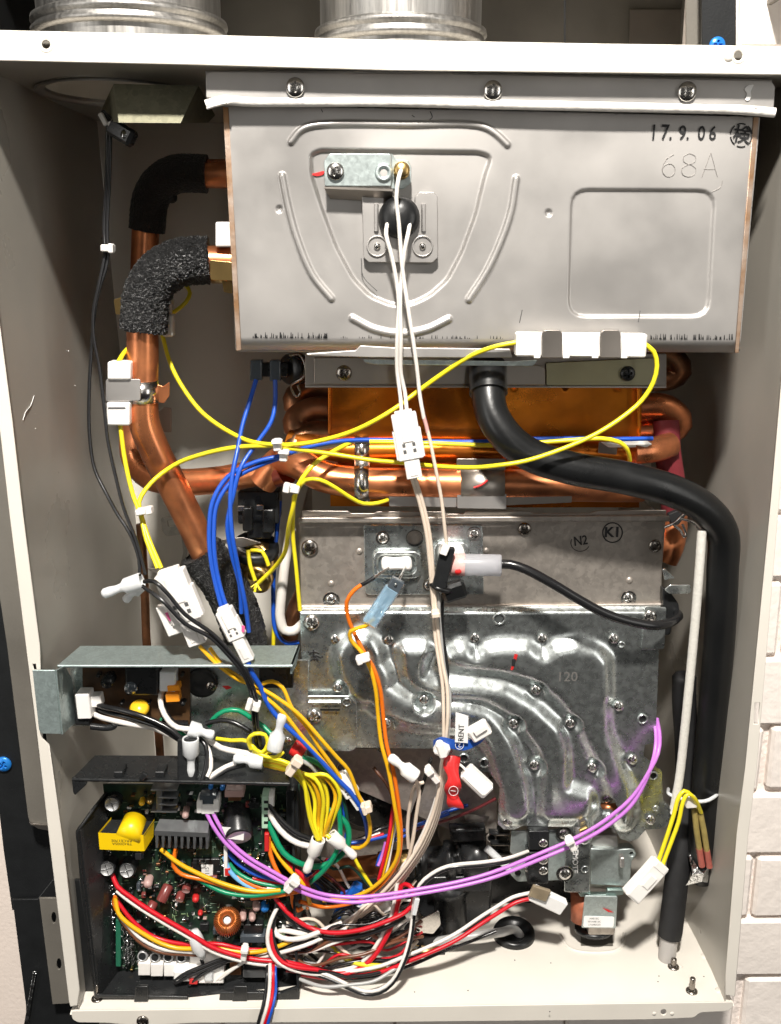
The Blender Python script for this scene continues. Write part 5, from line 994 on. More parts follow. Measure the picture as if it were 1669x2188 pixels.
# 4 yellow leads to the solenoid
t = thing('solenoid_wire', 'yellow wires tied beside the solenoid, ending in frayed strands', 'solenoid wire', P(630, 1040, 30))
ws(t, 34, [('yellow', 10, [(754, 943, 54), (710, 966, 44), (669, 994, 36), (638, 1036, 32), (626, 1085, 34), (618, 1120, 40), (609, 1179, 60), (585, 1214, 74), (550, 1248, 80)]),
           ('yellow', 9, [(636, 1046, 36), (655, 1025, 30), (683, 1025, 28), (710, 1038, 30), (752, 1065, 36), (776, 1076, 40), (807, 1075, 42), (829, 1068, 46)]),
           ('yellow', 10, [(790, 944, 52), (843, 945, 50), (940, 948, 48), (1022, 951, 48), (1090, 950, 48), (1161, 945, 48), (1230, 940, 46), (1285, 937, 44), (1324, 945, 44), (1340, 960, 46), (1346, 984, 52)]),
           ('yellow', 9, [(628, 1060, 36), (626, 1140, 46), (633, 1215, 48), (641, 1304, 50)]), ('yellow', 9, [(530, 1175, 80), (534, 1205, 78), (545, 1240, 78)]), ('yellow', 9, [(536, 1176, 84), (560, 1178, 82), (574, 1208, 82)]),
           ('yellow', 9, [(586, 1320, 100), (585, 1350, 100), (584, 1392, 100)])])
b = MB()
for i in range(9): a = 1.2+i*.12; b = MB(); b.tube([P(549, 1246, 78), P(549+18*math.cos(a+.3*math.sin(i*5)), 1246+(16+6*math.sin(i*3))*math.sin(a), 76)], .0005, 5); b.build('frayed_strand', WC['yellow'], t)
tie(t, 606, 1040, 640, 1046, 30, 15)
t = thing('tube', 'cream flexible tube curving beside the burner box edge', 'tube', P(610, 1350, 80)); MB().tube(crv([P(*p) for p in ((622, 1130, 90), (610, 1200, 90), (602, 1270, 90), (599, 1320, 90), (608, 1346, 90), (628, 1348, 90), (650, 1330, 90))], .003), .0035, 14).build('tube_run', WC['white'], t)
MB().tube(crv([P(*p) for p in ((598, 1070, 100), (588, 1179, 100), (584, 1278, 100), (590, 1350, 98), (612, 1374, 96), (640, 1372, 96))], .003), .0016, 8).build('wire', WC['blue'], t)
MB().tube(crv([P(*p) for p in ((646, 1270, 100), (628, 1310, 104), (618, 1370, 108))], .003), .006, 14).build('copper_end', copper_d, t)
# 5 white leads from the exhaust box through an inline connector down to the tags
t = thing('exhaust_sensor_wire', 'cream white wires from the exhaust box grommet through an inline white connector', 'sensor wire', P(880, 950, 10))
ws(t, 12, [('white', 9, [(828, 477, 10), (825, 500, 7), (838, 551, 8), (852, 641, 10), (849, 718, 10), (848, 760, 12), (849, 795, 14), (856, 850, 14), (858, 886, 14)]),
           ('white', 9, [(876, 478, 10), (872, 500, 6), (864, 540, 7), (855, 641, 8), (857, 718, 8), (856, 770, 11), (857, 800, 13), (865, 836, 14), (870, 886, 14)]),
           ('white', 9, [(857, 364, 6), (852, 380, 2), (847, 422, 3), (852, 474, 4), (860, 574, 6), (872, 658, 7), (885, 742, 9), (892, 795, 11), (898, 850, 13), (906, 894, 14)]), ('pink', 8.5, [(905, 888, 14), (911, 910, 14), (914, 924, 14)]),
           ('cream', 8, [(913, 918, 14), (917, 933, 14), (931, 1002, 14), (944, 1071, 16), (951, 1134, 18), (955, 1166, 20)]),
           ('cream', 8, [(878, 1016, 15), (887, 1043, 16), (899, 1084, 18), (911, 1140, 20), (918, 1200, 22), (922, 1250, 24), (927, 1310, 26), (930, 1360, 26), (939, 1420, 24), (946, 1466, 22), (948, 1529, 20), (948, 1590, 20)]),
           ('cream', 8, [(886, 1018, 15), (894, 1043, 16), (906, 1084, 18), (918, 1140, 20), (924, 1200, 22), (927, 1250, 24), (932, 1310, 25), (937, 1360, 25), (946, 1420, 23), (955, 1466, 20), (957, 1529, 18), (952, 1592, 19)]),
           ('grey', 8, [(928, 1254, 26), (936, 1270, 26), (938, 1310, 27), (942, 1360, 28), (950, 1430, 26), (961, 1480, 24), (960, 1530, 22), (956, 1590, 21)]),
           ('black', 8, [(946, 1270, 27), (945, 1310, 30), (947, 1360, 31), (955, 1420, 29), (958, 1466, 27), (964, 1500, 28)])])
con(t, 862, 884, 886, 1020, 9, 54, .009, nylon, .70, .62); tie(t, 922, 1312, 940, 1310, 20, 12, WC['cream'], False)
# 6 ignition lead
t = thing('ignition_lead', 'black ignition cable with a frosted boot and red spot over the burner box', 'ignition lead', P(1020, 1210, 30))
ws(t, 20, [('black', 21, [(1062, 1206, 26), (1090, 1206, 24), (1124, 1217, 22), (1180, 1247, 20), (1235, 1280, 20), (1291, 1310, 20), (1347, 1328, 22), (1402, 1336, 26), (1436, 1328, 34), (1450, 1316, 44), (1444, 1308, 54)])])
A, B = P(962, 1206, 30), P(1072, 1208, 26); L = (B-A).length
MB().lathe([(.0, 0), (.0068, .0004), (.0070, .002), (.0070, L-.001), (.0064, L), (.0034, L)], A, B-A, 28).build('boot', psleeve, t); MB().lathe([(.0022, 0), (.0018, .0006), (0, .0008)], P(979, 1222, 22.6), (0, -1, -.3), 14).build('red_spot', redtag, t)
MB().lathe([(.0069, 0), (.0072, .0001), (.0072, L*.28), (.0069, L*.3)], A, B-A, 28).build('boot_band', mat('pale_red_sleeve', (.80, .45, .42), .35, sss=.2), t)
b = MB(); obx(b, P(958, 1168, 21), P(938, 1254, 21), .0088, .004, 0, .0006); b.build('clip', plas_k, t); b = MB(); obx(b, P(954, 1164, 18), P(946, 1184, 18), .0046, .005, 0, .0005); b.build('crimp', nylon, t)
b = MB(); obx(b, P(945, 1270, 26), P(995, 1254, 26), .0115, .010, 0, .002); b.build('plug', rubber, t); MB().tube(crv([P(*p) for p in ((922, 1248, 24), (936, 1258, 20), (962, 1262, 22), (972, 1250, 28))], .002), .0018, 8).build('clip_loop', rubber, t)
# 7 flame rod leads
t = thing('flame_rod_wire', 'orange and amber wires with a clear blue sleeve crossing the pressed manifold plate', 'flame rod wire', P(780, 1400, 30))
ws(t, 30, [('black', 9, [(800, 1234, 30), (784, 1244, 29), (768, 1252, 29)]), ('orange', 9, [(772, 1250, 29), (756, 1262, 28), (741, 1286, 28), (744, 1320, 30), (759, 1356, 30), (777, 1392, 28), (797, 1425, 26), (812, 1469, 26), (819, 1529, 28), (826, 1589, 26), (840, 1645, 24), (852, 1720, 24), (857, 1795, 25), (849, 1840, 26), (828, 1876, 28), (804, 1900, 30), (778, 1918, 31), (745, 1931, 32), (690, 1938, 34), (640, 1926, 36)]),
           ('amber', 9, [(800, 1322, 22), (780, 1338, 22), (750, 1348, 23), (749, 1366, 25), (774, 1395, 26), (790, 1425, 25), (802, 1469, 25), (808, 1529, 27), (815, 1589, 25), (830, 1645, 23), (843, 1720, 22), (852, 1780, 23), (850, 1826, 24), (832, 1862, 26), (792, 1900, 28), (744, 1919, 30), (690, 1924, 32)])])
b = MB(); obx(b, P(840, 1256, 22), P(788, 1334, 22), .0098, .006, 0, .0012); b.build('sleeve', gsleeve, t); b = MB(); obx(b, P(834, 1268, 22), P(800, 1318, 22), .0036, .0025, 0, .0006); b.build('crimp', foil, t)
b = MB(); obx(b, P(852, 1238, 22), P(838, 1262, 22), .0088, .005, 0, .0006); b.build('terminal', MT['smoky_plastic'], t); MB().lathe([(.0011, 0), (.0008, .0006), (0, .0008)], P(845, 1249, 18.8), (0, -1, 0), 12).build('rivet', foil, t)
tie(t, 762, 1411, 790, 1402, 19, 13)
# 8 tags hanging at the bottom of the white wires
t = thing('tagged_lead', 'blue tape tag and white paper flag reading RENT with a white connector', 'tagged lead', P(960, 1600, 18))
def ribbon(pts, h, m, name, par, tilt=0):
    c = crv(pts, .002); b = MB(); vs = []; u = Vector((math.sin(tilt), 0, math.cos(tilt)))*h/2; o = Vector((0, .0005, 0))
    for p in c: vs += [p+u, p-u, p-u+o, p+u+o]
    n = len(c); fs = [(i*4+k, i*4+(k+1) % 4, i*4+4+(k+1) % 4, i*4+4+k) for i in range(n-1) for k in range(4)]+[(0, 3, 2, 1), (n*4-4, n*4-3, n*4-2, n*4-1)]
    b.add(vs, fs, True); me = b.mesh(name); autosm(me, 40); return link(name, me, m, par)
ribbon([P(*p) for p in ((926, 1592, 22), (944, 1585, 15), (966, 1590, 14), (990, 1594, 13), (1014, 1586, 14), (1032, 1574, 18), (1036, 1568, 22))], .0066, bluetag, 'tape_tag', t)
text('tag_print', '2', 982, 1592, 11, 11.8, paper, t, 3.3); MB().tube([P(982+9*math.cos(a*.5236), 1592+9*math.sin(a*.5236), 12) for a in range(13)], .0002, 5).build('tag_ring', paper, t)
plate('paper_flag', paper, [(974, 1522), (1001, 1530), (1000, 1588), (972, 1586)], 10.5, .4, t, bev=.1); text('flag_print', 'RENT', 986, 1566, 12, 10.1, ink, t, 1.55, .004, .95)
b = MB(); obx(b, P(1005, 1572, 12), P(1044, 1550, 12), .0098, .008, 0, .0012); b.build('connector', nylon, t); b = MB(); obx(b, P(1014, 1568, 7), P(1038, 1553, 7), .004, .002, 0, .0005); b.build('latch', nylon, t)
b = MB(); obx(b, P(930, 1594, 13), P(958, 1606, 13), .0085, .008, 0, .0014); b.build('cable_tie', nylon, t); b = MB(); obx(b, P(938, 1586, 11), P(948, 1616, 11), .005, .007, 0, .001); b.build('tie_head', nylon, t)
t = thing('tagged_lead', 'red tape tag with a circled 1 beside a white connector at the fan', 'tagged lead', P(965, 1700, 20))
ribbon([P(*p) for p in ((968, 1616, 18), (966, 1640, 15), (971, 1664, 13), (966, 1690, 14), (974, 1722, 16))][::1], .0001, redtag, 'tape_core', t)
c = crv([P(*p) for p in ((968, 1614, 18), (964, 1640, 14), (970, 1664, 12), (966, 1690, 13), (974, 1724, 16))], .002); b = MB(); vs = []
for i, p in enumerate(c): w = .0046+.0008*math.sin(i*.9); vs += [p+Vector((-w, 0, 0)), p+Vector((w*1.05, .0015*math.sin(i*.7), -.001)), p+Vector((w*1.05, .0005+.0015*math.sin(i*.7), -.001)), p+Vector((-w, .0005, 0))]
n = len(c); b.add(vs, [(i*4+k, i*4+(k+1) % 4, i*4+4+(k+1) % 4, i*4+4+k) for i in range(n-1) for k in range(4)], True); b.build('tape_tag', redtag, t)
text('tag_print', '1', 969, 1690, 11, 10.9, paper, t, 1.4); MB().tube([P(969+10*math.cos(a*.5236), 1690+10*math.sin(a*.5236), 11.1) for a in range(13)], .0002, 5).build('tag_ring', paper, t)
b = MB(); obx(b, P(994, 1645, 18), P(1044, 1692, 14), .0108, .009, 0, .0012); b.build('connector', nylon, t); b = MB(); obx(b, P(990, 1656, 14), P(1034, 1698, 10), .002, .003, 0, .0004); b.build('latch', nylon, t)
ws(t, 20, [('white', 6, [(978, 1630, 18), (990, 1640, 18), (1000, 1650, 17)]), ('maroon', 7, [(1060, 1706, 60), (1000, 1736, 60), (930, 1760, 60), (870, 1776, 50)])])
# 9 cream wires running from the tags to the board
t = thing('wire_loom', 'bundle of cream white wires sweeping from the tags down to the control board', 'wire loom', P(820, 1900, 30))
rows = []
for k, (dx, dd) in enumerate(((0, 0), (8, 2), (15, 5), (-7, 6), (22, 9))):
    rows.append(('cream' if k != 3 else 'white', 8, [(950+dx*.2, 1606, 22+dd), (944+dx*.5, 1650, 24+dd), (936+dx*.4, 1700, 26+dd), (922+dx*.6, 1748, 28+dd), (896+dx*.7, 1806, 28+dd), (862+dx*.8, 1856, 28+dd), (822+dx, 1902, 28+dd), (778+dx*.8, 1944, 30+dd), (735+dx*.6, 1976, 32+dd), (675+dx*.5, 2003+k*2, 34+dd), (630, 2022+k*3, 36+dd), (592, 2032+k*5, 38+dd), (548, 2046+k*4, 40+dd)]))
rows += [('cream', 8, [(905, 1672, 30), (888, 1678, 28), (876, 1720, 30), (871, 1770, 32), (873, 1812, 34)]), ('cream', 8, [(888, 1664, 26), (896, 1690, 26), (890, 1740, 28), (882, 1795, 30), (872, 1840, 32)]), ('black', 8, [(922, 1620, 30), (912, 1650, 32), (900, 1690, 36), (880, 1750, 40), (876, 1830, 42)])]
ws(t, 30, rows); nut(t, 888, 1660, 832, 1616, 16, 33, nylon); tie(t, 912, 1640, 936, 1668, 24, 13)
# 10 violet pair
t = thing('remote_wire', 'two long violet wires sweeping from the board to the right of the manifold', 'wire pair', P(740, 1925, 20))
ws(t, 20, [('violet', 8.6, [(436, 1726, 38), (455, 1764, 30), (479, 1798, 26), (524, 1839, 22), (578, 1871, 18), (614, 1890, 16), (645, 1906, 15), (690, 1921, 14), (750, 1928, 13), (810, 1923, 13), (900, 1909, 14), (990, 1892, 16), (1060, 1873, 18), (1161, 1833, 20), (1224, 1806, 22), (1287, 1772, 24), (1347, 1723, 26), (1376, 1676, 28), (1396, 1622, 32), (1402, 1580, 40), (1398, 1536, 56)]),
           ('violet', 8.6, [(450, 1726, 38), (469, 1764, 30), (494, 1800, 26), (533, 1833, 22), (584, 1863, 18), (618, 1882, 16), (650, 1897, 15), (692, 1911, 15), (752, 1917, 14), (812, 1913, 14), (900, 1899, 15), (988, 1882, 17), (1058, 1862, 19), (1158, 1822, 21), (1222, 1794, 23), (1286, 1758, 25), (1350, 1704, 27), (1384, 1654, 29), (1406, 1610, 33), (1410, 1576, 41), (1404, 1536, 56)])])
tie(t, 634, 1876, 612, 1900, 9, 17); tie(t, 1214, 1791, 1226, 1812, 17, 14)
# 11 yellow transformer loom
t = thing('wire_loom', 'thick bundle of yellow wires curving from the tray to two wire nuts', 'wire loom', P(660, 1680, 20))
rows = []
for k in range(7):
    o = k*5; rows.append(('amber' if k % 3 == 2 else 'yellow', 9, [(556+k*2, 1620+k*3, 16+k), (590, 1622+o*.7, 12+k), (628+k*2, 1638+o*.7, 10+k), (650+k*8, 1674-k*3, 11+(k*5%7)*1.3), (656+k*11+(k*3%4)*2, 1714-k*3, 12+(k*5%7)*1.5), (664+k*8, 1756-k, 13+(k*3%7)*1.3), (679+k*2, 1795, 14+k)]))
rows += [('yellow', 9, [(622, 1648, 15), (650, 1680, 16), (662, 1730, 18), (668, 1762, 18), (692, 1780, 18), (706, 1790, 16)]),
         ('amber', 9, [(426, 1380, 14), (462, 1417, 12), (513, 1454, 13), (544, 1464, 13), (584, 1486, 12), (635, 1523, 10), (690, 1584, 10), (720, 1618, 12), (744, 1645, 14), (766, 1699, 16), (783, 1732, 18), (791, 1768, 20), (786, 1798, 22), (768, 1812, 24), (744, 1810, 26)]),
         ('amber', 9, [(448, 1384, 14), (478, 1424, 13), (513, 1448, 15), (550, 1476, 14), (605, 1523, 12), (646, 1574, 12), (676, 1608, 13), (706, 1646, 15), (726, 1672, 18)]),
         ('amber', 9, [(552, 1470, 20), (562, 1461, 18), (582, 1456, 18), (603, 1468, 18), (625, 1515, 16), (656, 1554, 14), (686, 1602, 14), (720, 1650, 16), (752, 1700, 20), (780, 1744, 24), (784, 1780, 28)]),
         ('yellow', 9, [(462, 1578, 24), (493, 1582, 22), (530, 1584, 18), (556, 1612, 14), (590, 1618, 12), (606, 1606, 14)]),
         ('yellow', 9, [(536, 1600, 15), (530, 1580, 13), (544, 1568, 12), (566, 1570, 13), (572, 1590, 14), (560, 1608, 14), (540, 1598, 14)]), ('yellow', 9, [(533, 1576, 18), (537, 1596, 16), (552, 1610, 15), (580, 1606, 16)])]
ws(t, 14, rows); tie(t, 640, 1620, 616, 1652, 5, 17, MT['wire_cream']); nut(t, 562, 1628, 498, 1620, 14, 32)
nut(t, 681, 1792, 654, 1864, 13, 31, nylon); nut(t, 706, 1784, 760, 1832, 15, 30, nylon); nut(t, 586, 1602, 605, 1524, 12, 34); con(t, 726, 1656, 772, 1724, 20, 30, .008, nylon, .6, .7); tie(t, 774, 1728, 794, 1722, 12, 17, MT['wire_cream'])
MB().lathe([(.0, -.005), (.0052, -.0045), (.0058, 0), (.0036, .0042), (0, .0045)], P(638, 1603, 26), (1, -.3, -.5), 20).build('red_cap', redtag, t)
# 12 tray leads (black, white, green) with their wire nuts
t = thing('tray_lead', 'black, white and green wires with frosted nuts between the tray and the black housing', 'tray lead', P(410, 1580, 20))
ws(t, 30, [('black', 12, [(184, 1490, 40), (213, 1507, 30), (254, 1516, 24), (294, 1527, 20), (335, 1543, 18), (366, 1560, 16), (400, 1590, 14)]), ('black', 10, [(190, 1500, 42), (216, 1518, 34), (256, 1528, 28), (300, 1540, 24), (340, 1555, 20), (390, 1586, 17)]), ('white', 12, [(188, 1513, 40), (206, 1529, 32), (243, 1540, 28), (290, 1549, 26), (330, 1556, 30), (360, 1570, 34)]),
           ('white', 12, [(355, 1464, 40), (344, 1482, 34), (345, 1511, 28), (361, 1541, 22), (380, 1555, 18), (410, 1558, 16)]), ('black', 10, [(356, 1484, 42), (350, 1500, 38), (355, 1522, 32), (372, 1544, 26), (400, 1562, 22)]),
           ('white', 13, [(440, 1576, 18), (472, 1598, 17), (507, 1606, 17), (540, 1612, 17)]), ('black', 11, [(440, 1546, 26), (472, 1539, 26), (503, 1545, 24), (536, 1564, 22)]), ('green', 11, [(446, 1552, 28), (456, 1536, 28), (480, 1519, 26), (510, 1518, 26), (538, 1535, 26), (564, 1553, 24), (584, 1574, 20)]), ('green', 9, [(346, 1528, 40), (347, 1550, 36), (390, 1568, 26), (404, 1580, 22)]),
           ('black', 10, [(424, 1574, 18), (440, 1594, 14), (442, 1625, 10), (436, 1656, 6), (430, 1676, 4)]), ('white', 9, [(436, 1584, 18), (448, 1606, 14), (451, 1640, 8), (443, 1660, 4)]), ('white', 11, [(504, 1630, 16), (484, 1638, 14), (466, 1648, 10), (446, 1662, 6)]), ('black', 11, [(524, 1634, 18), (492, 1642, 14), (468, 1654, 10), (450, 1668, 6)])])
nut(t, 404, 1556, 458, 1572, 13, 34); nut(t, 407, 1577, 410, 1660, 6, 36, MT['translucent_nylon'])
# 13 strip leads on the right of the board
t = thing('strip_lead', 'black, white and green wires leaving the mint terminal strip on the board', 'board lead', P(600, 1780, 20))
ws(t, 30, [('black', 12, [(574, 1716, 36), (592, 1742, 30), (614, 1765, 24), (641, 1784, 20), (672, 1794, 18)]), ('black', 9, [(576, 1724, 38), (594, 1752, 32), (616, 1776, 26), (645, 1794, 22), (676, 1802, 20)]), ('white', 13, [(573, 1729, 36), (587, 1758, 30), (610, 1785, 24), (635, 1801, 20), (676, 1811, 16)]), ('green', 13, [(573, 1755, 36), (587, 1789, 30), (605, 1821, 26), (632, 1841, 24), (675, 1852, 22), (720, 1836, 22), (741, 1810, 22), (746, 1784, 22), (740, 1760, 22), (720, 1740, 22), (694, 1726, 24)]),
           ('green', 11, [(634, 1614, 24), (666, 1624, 22), (699, 1648, 22), (717, 1684, 20), (725, 1735, 18), (726, 1795, 17), (714, 1830, 18), (690, 1862, 20), (660, 1888, 24)]), ('grey', 10, [(636, 1622, 20), (664, 1636, 22), (684, 1664, 24), (694, 1700, 26), (700, 1726, 28)]), ('dgreen', 8, [(654, 1618, 26), (700, 1634, 26), (724, 1672, 24), (738, 1726, 24), (744, 1770, 26)]), ('blue', 8, [(722, 1660, 28), (728, 1710, 26), (740, 1760, 26), (736, 1800, 28), (700, 1842, 30), (660, 1880, 32)])])
# 14 coloured looms of the board
t = thing('board_loom', 'fan of amber, orange, green and blue wires gathered under the violet pair', 'wire loom', P(520, 1890, 30))
ws(t, 40, [('amber', 10, [(343, 1814, 34), (383, 1845, 30), (425, 1867, 28), (470, 1886, 26), (526, 1902, 24), (560, 1905, 24), (600, 1902, 24)]), ('orange', 10, [(376, 1815, 36), (371, 1850, 34), (388, 1868, 32), (430, 1878, 30), (470, 1890, 29), (508, 1902, 28), (560, 1909, 27), (610, 1906, 26)]), ('green', 10, [(362, 1816, 38), (380, 1856, 38), (410, 1870, 36), (443, 1890, 32), (481, 1907, 28), (535, 1914, 25), (580, 1909, 24), (612, 1903, 24)]), ('orange', 9, [(505, 1872, 36), (530, 1886, 32), (560, 1898, 30), (606, 1902, 28)]), ('orange', 10, [(536, 1919, 34), (570, 1916, 30), (607, 1911, 27), (650, 1902, 26)]),
           ('blue', 10, [(482, 1815, 42), (506, 1843, 36), (542, 1866, 30), (578, 1877, 26), (612, 1884, 24)]), ('lblue', 10, [(479, 1830, 42), (491, 1861, 36), (520, 1888, 32), (548, 1902, 30)]), ('green', 9, [(490, 1844, 42), (502, 1860, 38), (530, 1878, 32), (569, 1890, 28), (606, 1894, 26)]), ('red', 8, [(540, 1876, 32), (570, 1882, 30), (610, 1888, 28)]), ('black', 8, [(512, 1872, 38), (550, 1892, 34), (606, 1898, 30)]), ('white', 9, [(571, 1897, 28), (592, 1899, 27)])])
t = thing('board_loom', 'red, amber, orange and white wires dropping from the red header of the board', 'wire loom', P(620, 1860, 30))
ws(t, 36, [('amber', 10, [(578, 1798, 40), (596, 1830, 34), (619, 1859, 29), (641, 1880, 26), (654, 1904, 26), (662, 1930, 28)]), ('red', 10, [(590, 1820, 40), (612, 1843, 34), (634, 1859, 30), (652, 1880, 27), (664, 1908, 28)]), ('white', 8, [(600, 1834, 38), (622, 1850, 34), (644, 1874, 30), (658, 1902, 30)]), ('orange', 10, [(575, 1784, 40), (578, 1825, 36), (592, 1861, 30), (606, 1882, 27), (622, 1906, 28), (628, 1936, 32), (636, 1946, 36), (646, 1940, 40)]), ('red', 9, [(700, 1836, 32), (676, 1866, 30), (650, 1884, 30), (630, 1892, 30)]), ('blue', 8, [(612, 1884, 30), (640, 1876, 32), (664, 1866, 34)])])
# 15 red and white leads along the bottom of the board
t = thing('sensor_lead', 'red and white wire pair running from the board edge along its bottom', 'wire pair', P(440, 2030, 20))
red1 = [(240, 1868, 40), (251, 1894, 32), (277, 1915, 28), (311, 1939, 24), (361, 1969, 20), (403, 1993, 17), (454, 2024, 15), (508, 2042, 14), (553, 2051, 14), (600, 2054, 14), (640, 2062, 15), (690, 2076, 17), (726, 2081, 18), (760, 2074, 19), (792, 2052, 20), (818, 2016, 22), (842, 1966, 24), (851, 1930, 25), (857, 1892, 28)]
ws(t, 20, [('red', 10.5, red1), ('white', 9, [(x-2 if x < 300 else x, y+(9 if x < 700 else -2)+(0 if x < 700 else 0), d+1) if x < 700 else (x-8, y-6, d+2) for x, y, d in red1[1:]])])
t = thing('servo_lead', 'red, amber, white and brown wires curving over the lower part of the board', 'board lead', P(380, 2020, 30))
ws(t, 30, [('amber', 10, [(247, 1919, 44), (252, 1949, 38), (269, 1969, 34), (311, 1998, 30), (345, 2016, 28), (378, 2026, 26), (412, 2027, 24), (461, 2025, 22), (499, 2032, 20), (535, 2035, 20), (571, 2030, 20), (601, 2020, 22), (630, 2006, 26)]), ('red', 9, [(249, 1919, 46), (262, 1941, 42), (286, 1970, 38), (330, 2002, 36), (400, 2018, 28), (443, 2016, 24), (475, 2018, 22), (518, 2028, 22), (560, 2030, 24)]), ('white', 9, [(246, 1925, 46), (254, 1955, 42), (276, 1979, 36), (294, 1999, 33), (319, 2016, 31), (353, 2029, 29), (395, 2033, 27), (440, 2036, 26)]), ('brown', 9, [(245, 1930, 46), (256, 1960, 42), (271, 1981, 37), (294, 2008, 34), (319, 2025, 32), (353, 2036, 30), (403, 2039, 28), (440, 2042, 28)]), ('orange', 8, [(246, 1915, 46), (243, 1928, 46), (248, 1944, 44)])])
tie(t, 524, 2022, 521, 2046, 13, 12)
t = thing('sensor_lead', 'black and white wires crossing the cream connectors at the board bottom', 'wire pair', P(460, 2070, 20))
ws(t, 24, [('black', 8, [(372, 2094, 26), (400, 2078, 22), (440, 2062, 20), (480, 2048, 20), (540, 2040, 22)]), ('black', 8, [(374, 2100, 26), (404, 2086, 22), (440, 2070, 20), (476, 2056, 20), (530, 2044, 24)]), ('black', 8, [(404, 2104, 26), (420, 2090, 22), (450, 2072, 21), (482, 2058, 21)]), ('white', 7, [(470, 2092, 26), (488, 2078, 24), (508, 2064, 22), (530, 2050, 24)]), ('white', 7, [(462, 2094, 27), (480, 2080, 25), (504, 2066, 24)]), ('black', 8, [(430, 2050, 26), (434, 2062, 24), (420, 2078, 22), (400, 2082, 22)])])
t = thing('loop_lead', 'white, red and black wires making an S beside the toroid coil', 'board lead', P(580, 2010, 20))
ws(t, 22, [('white', 9, [(592, 1940, 34), (580, 1965, 26), (573, 1990, 20), (572, 2014, 16), (580, 2040, 12), (594, 2056, 11), (620, 2070, 11), (650, 2078, 12), (700, 2084, 14)]), ('red', 9, [(588, 1962, 34), (581, 1985, 25), (581, 2014, 18), (589, 2040, 13), (604, 2056, 11), (630, 2066, 10), (680, 2072, 12)]), ('black', 9, [(591, 1930, 36), (588, 1960, 30), (582, 1990, 24), (588, 2020, 18), (598, 2044, 14), (616, 2062, 12), (650, 2074, 12), (700, 2078, 14), (750, 2090, 18)]),
           ('white', 11, [(586, 1982, 30), (592, 1998, 24), (616, 2007, 20), (652, 2003, 18), (684, 1990, 20), (730, 1972, 26)]), ('white', 11, [(592, 1992, 34), (606, 1988, 30), (634, 1993, 24), (670, 1998, 22), (720, 1990, 26)]), ('white', 9, [(544, 2048, 26), (598, 2036, 22), (652, 2020, 20), (690, 2004, 22), (740, 1984, 28)]), ('black', 9, [(560, 2046, 28), (606, 2028, 26), (650, 2010, 26), (690, 1996, 30)])])
t = thing('loop_lead', 'red wire with a black wire bowing across the lower middle under the violet pair', 'wire pair', P(760, 1985, 20))
ws(t, 22, [('red', 10, [(588, 1918, 40), (602, 1936, 34), (624, 1958, 28), (660, 1981, 22), (705, 1993, 18), (765, 1988, 16), (825, 1969, 17), (870, 1946, 20), (883, 1924, 22), (881, 1898, 26), (866, 1889, 30), (852, 1900, 34)]), ('black', 10, [(590, 1924, 42), (604, 1946, 36), (628, 1972, 30), (664, 1995, 24), (715, 2006, 20), (780, 1997, 19), (834, 1978, 20), (866, 1958, 24)])])
t = thing('ribbon_lead', 'white, red and blue wires hanging out over the front lip of the cabinet', 'wire loom', P(575, 2140, 0))
ws(t, 5, [('white', 8, [(577, 2058, 14), (577, 2078, 6), (576, 2112, 2), (571, 2148, -4), (560, 2186, -5), (550, 2230, -5)]), ('red', 8, [(584, 2060, 15), (583, 2080, 7), (583, 2114, 3), (577, 2150, -3.5), (565, 2188, -5), (555, 2230, -5)]), ('blue', 8, [(588, 2062, 16), (588, 2084, 8), (589, 2118, 4), (582, 2152, -3), (571, 2190, -4.5), (560, 2230, -5)]), ('black', 8, [(572, 2060, 16), (571, 2084, 7), (568, 2120, 2.5), (562, 2150, -3.5), (552, 2186, -5), (544, 2230, -5)])])
# 16 long black and white pair over the tray
t = thing('terminal_lead', 'black and white wire pair arching over the tray to the terminal block', 'wire pair', P(880, 2000, 20))
bp = [(1128, 1826, 42), (1106, 1834, 34), (1080, 1842, 28), (1034, 1849, 22), (960, 1855, 20), (924, 1872, 20), (900, 1894, 20), (889, 1924, 20), (885, 1956, 18), (879, 2004, 14), (864, 2056, 9), (838, 2102, 6), (810, 2122, 5), (780, 2125, 6), (744, 2111, 8), (699, 2090, 12), (640, 2074, 16)]
ws(t, 20, [('black', 9, bp), ('white', 8, [(x-3 if 1850 < y < 2060 else x, y-7 if not 1850 < y < 2060 else y-4, d+.4) for x, y, d in bp])]); b = MB(); obx(b, P(892, 1918, 15), P(884, 1954, 14), .0034, .0034, 0, .0006); b.build('sleeve', nyl_t, t)
t = thing('valve_lead', 'red and white wire pair running over the tray to a foil wrapped plug', 'wire pair', P(960, 2000, 20))
vp = [(1140, 1914, 34), (1100, 1924, 32), (1066, 1944, 30), (1034, 1964, 28), (974, 2004, 22), (915, 2032, 18), (870, 2050, 16), (820, 2070, 16), (770, 2080, 18), (700, 2086, 20), (640, 2078, 22)]
ws(t, 20, [('white', 8, [(x-4, y-7, d) for x, y, d in vp]), ('red', 9, [(x+3, y+4, d) for x, y, d in vp]), ('black', 7, [(1060, 1990, 40), (1010, 2010, 36), (940, 2036, 26), (880, 2062, 20), (800, 2086, 18), (700, 2094, 20)])])
b = MB(); obx(b, P(1136, 1906, 34), P(1204, 1938, 36), .0112, .007, 0, .001); b.build('connector', paper, t); b = MB(); obx(b, P(1134, 1902, 30), P(1172, 1914, 30), .0095, .003, 0, .0008); b.build('wrap', mat('tape_brown', (.30, .24, .16), .35, 0, .4, 120), t)
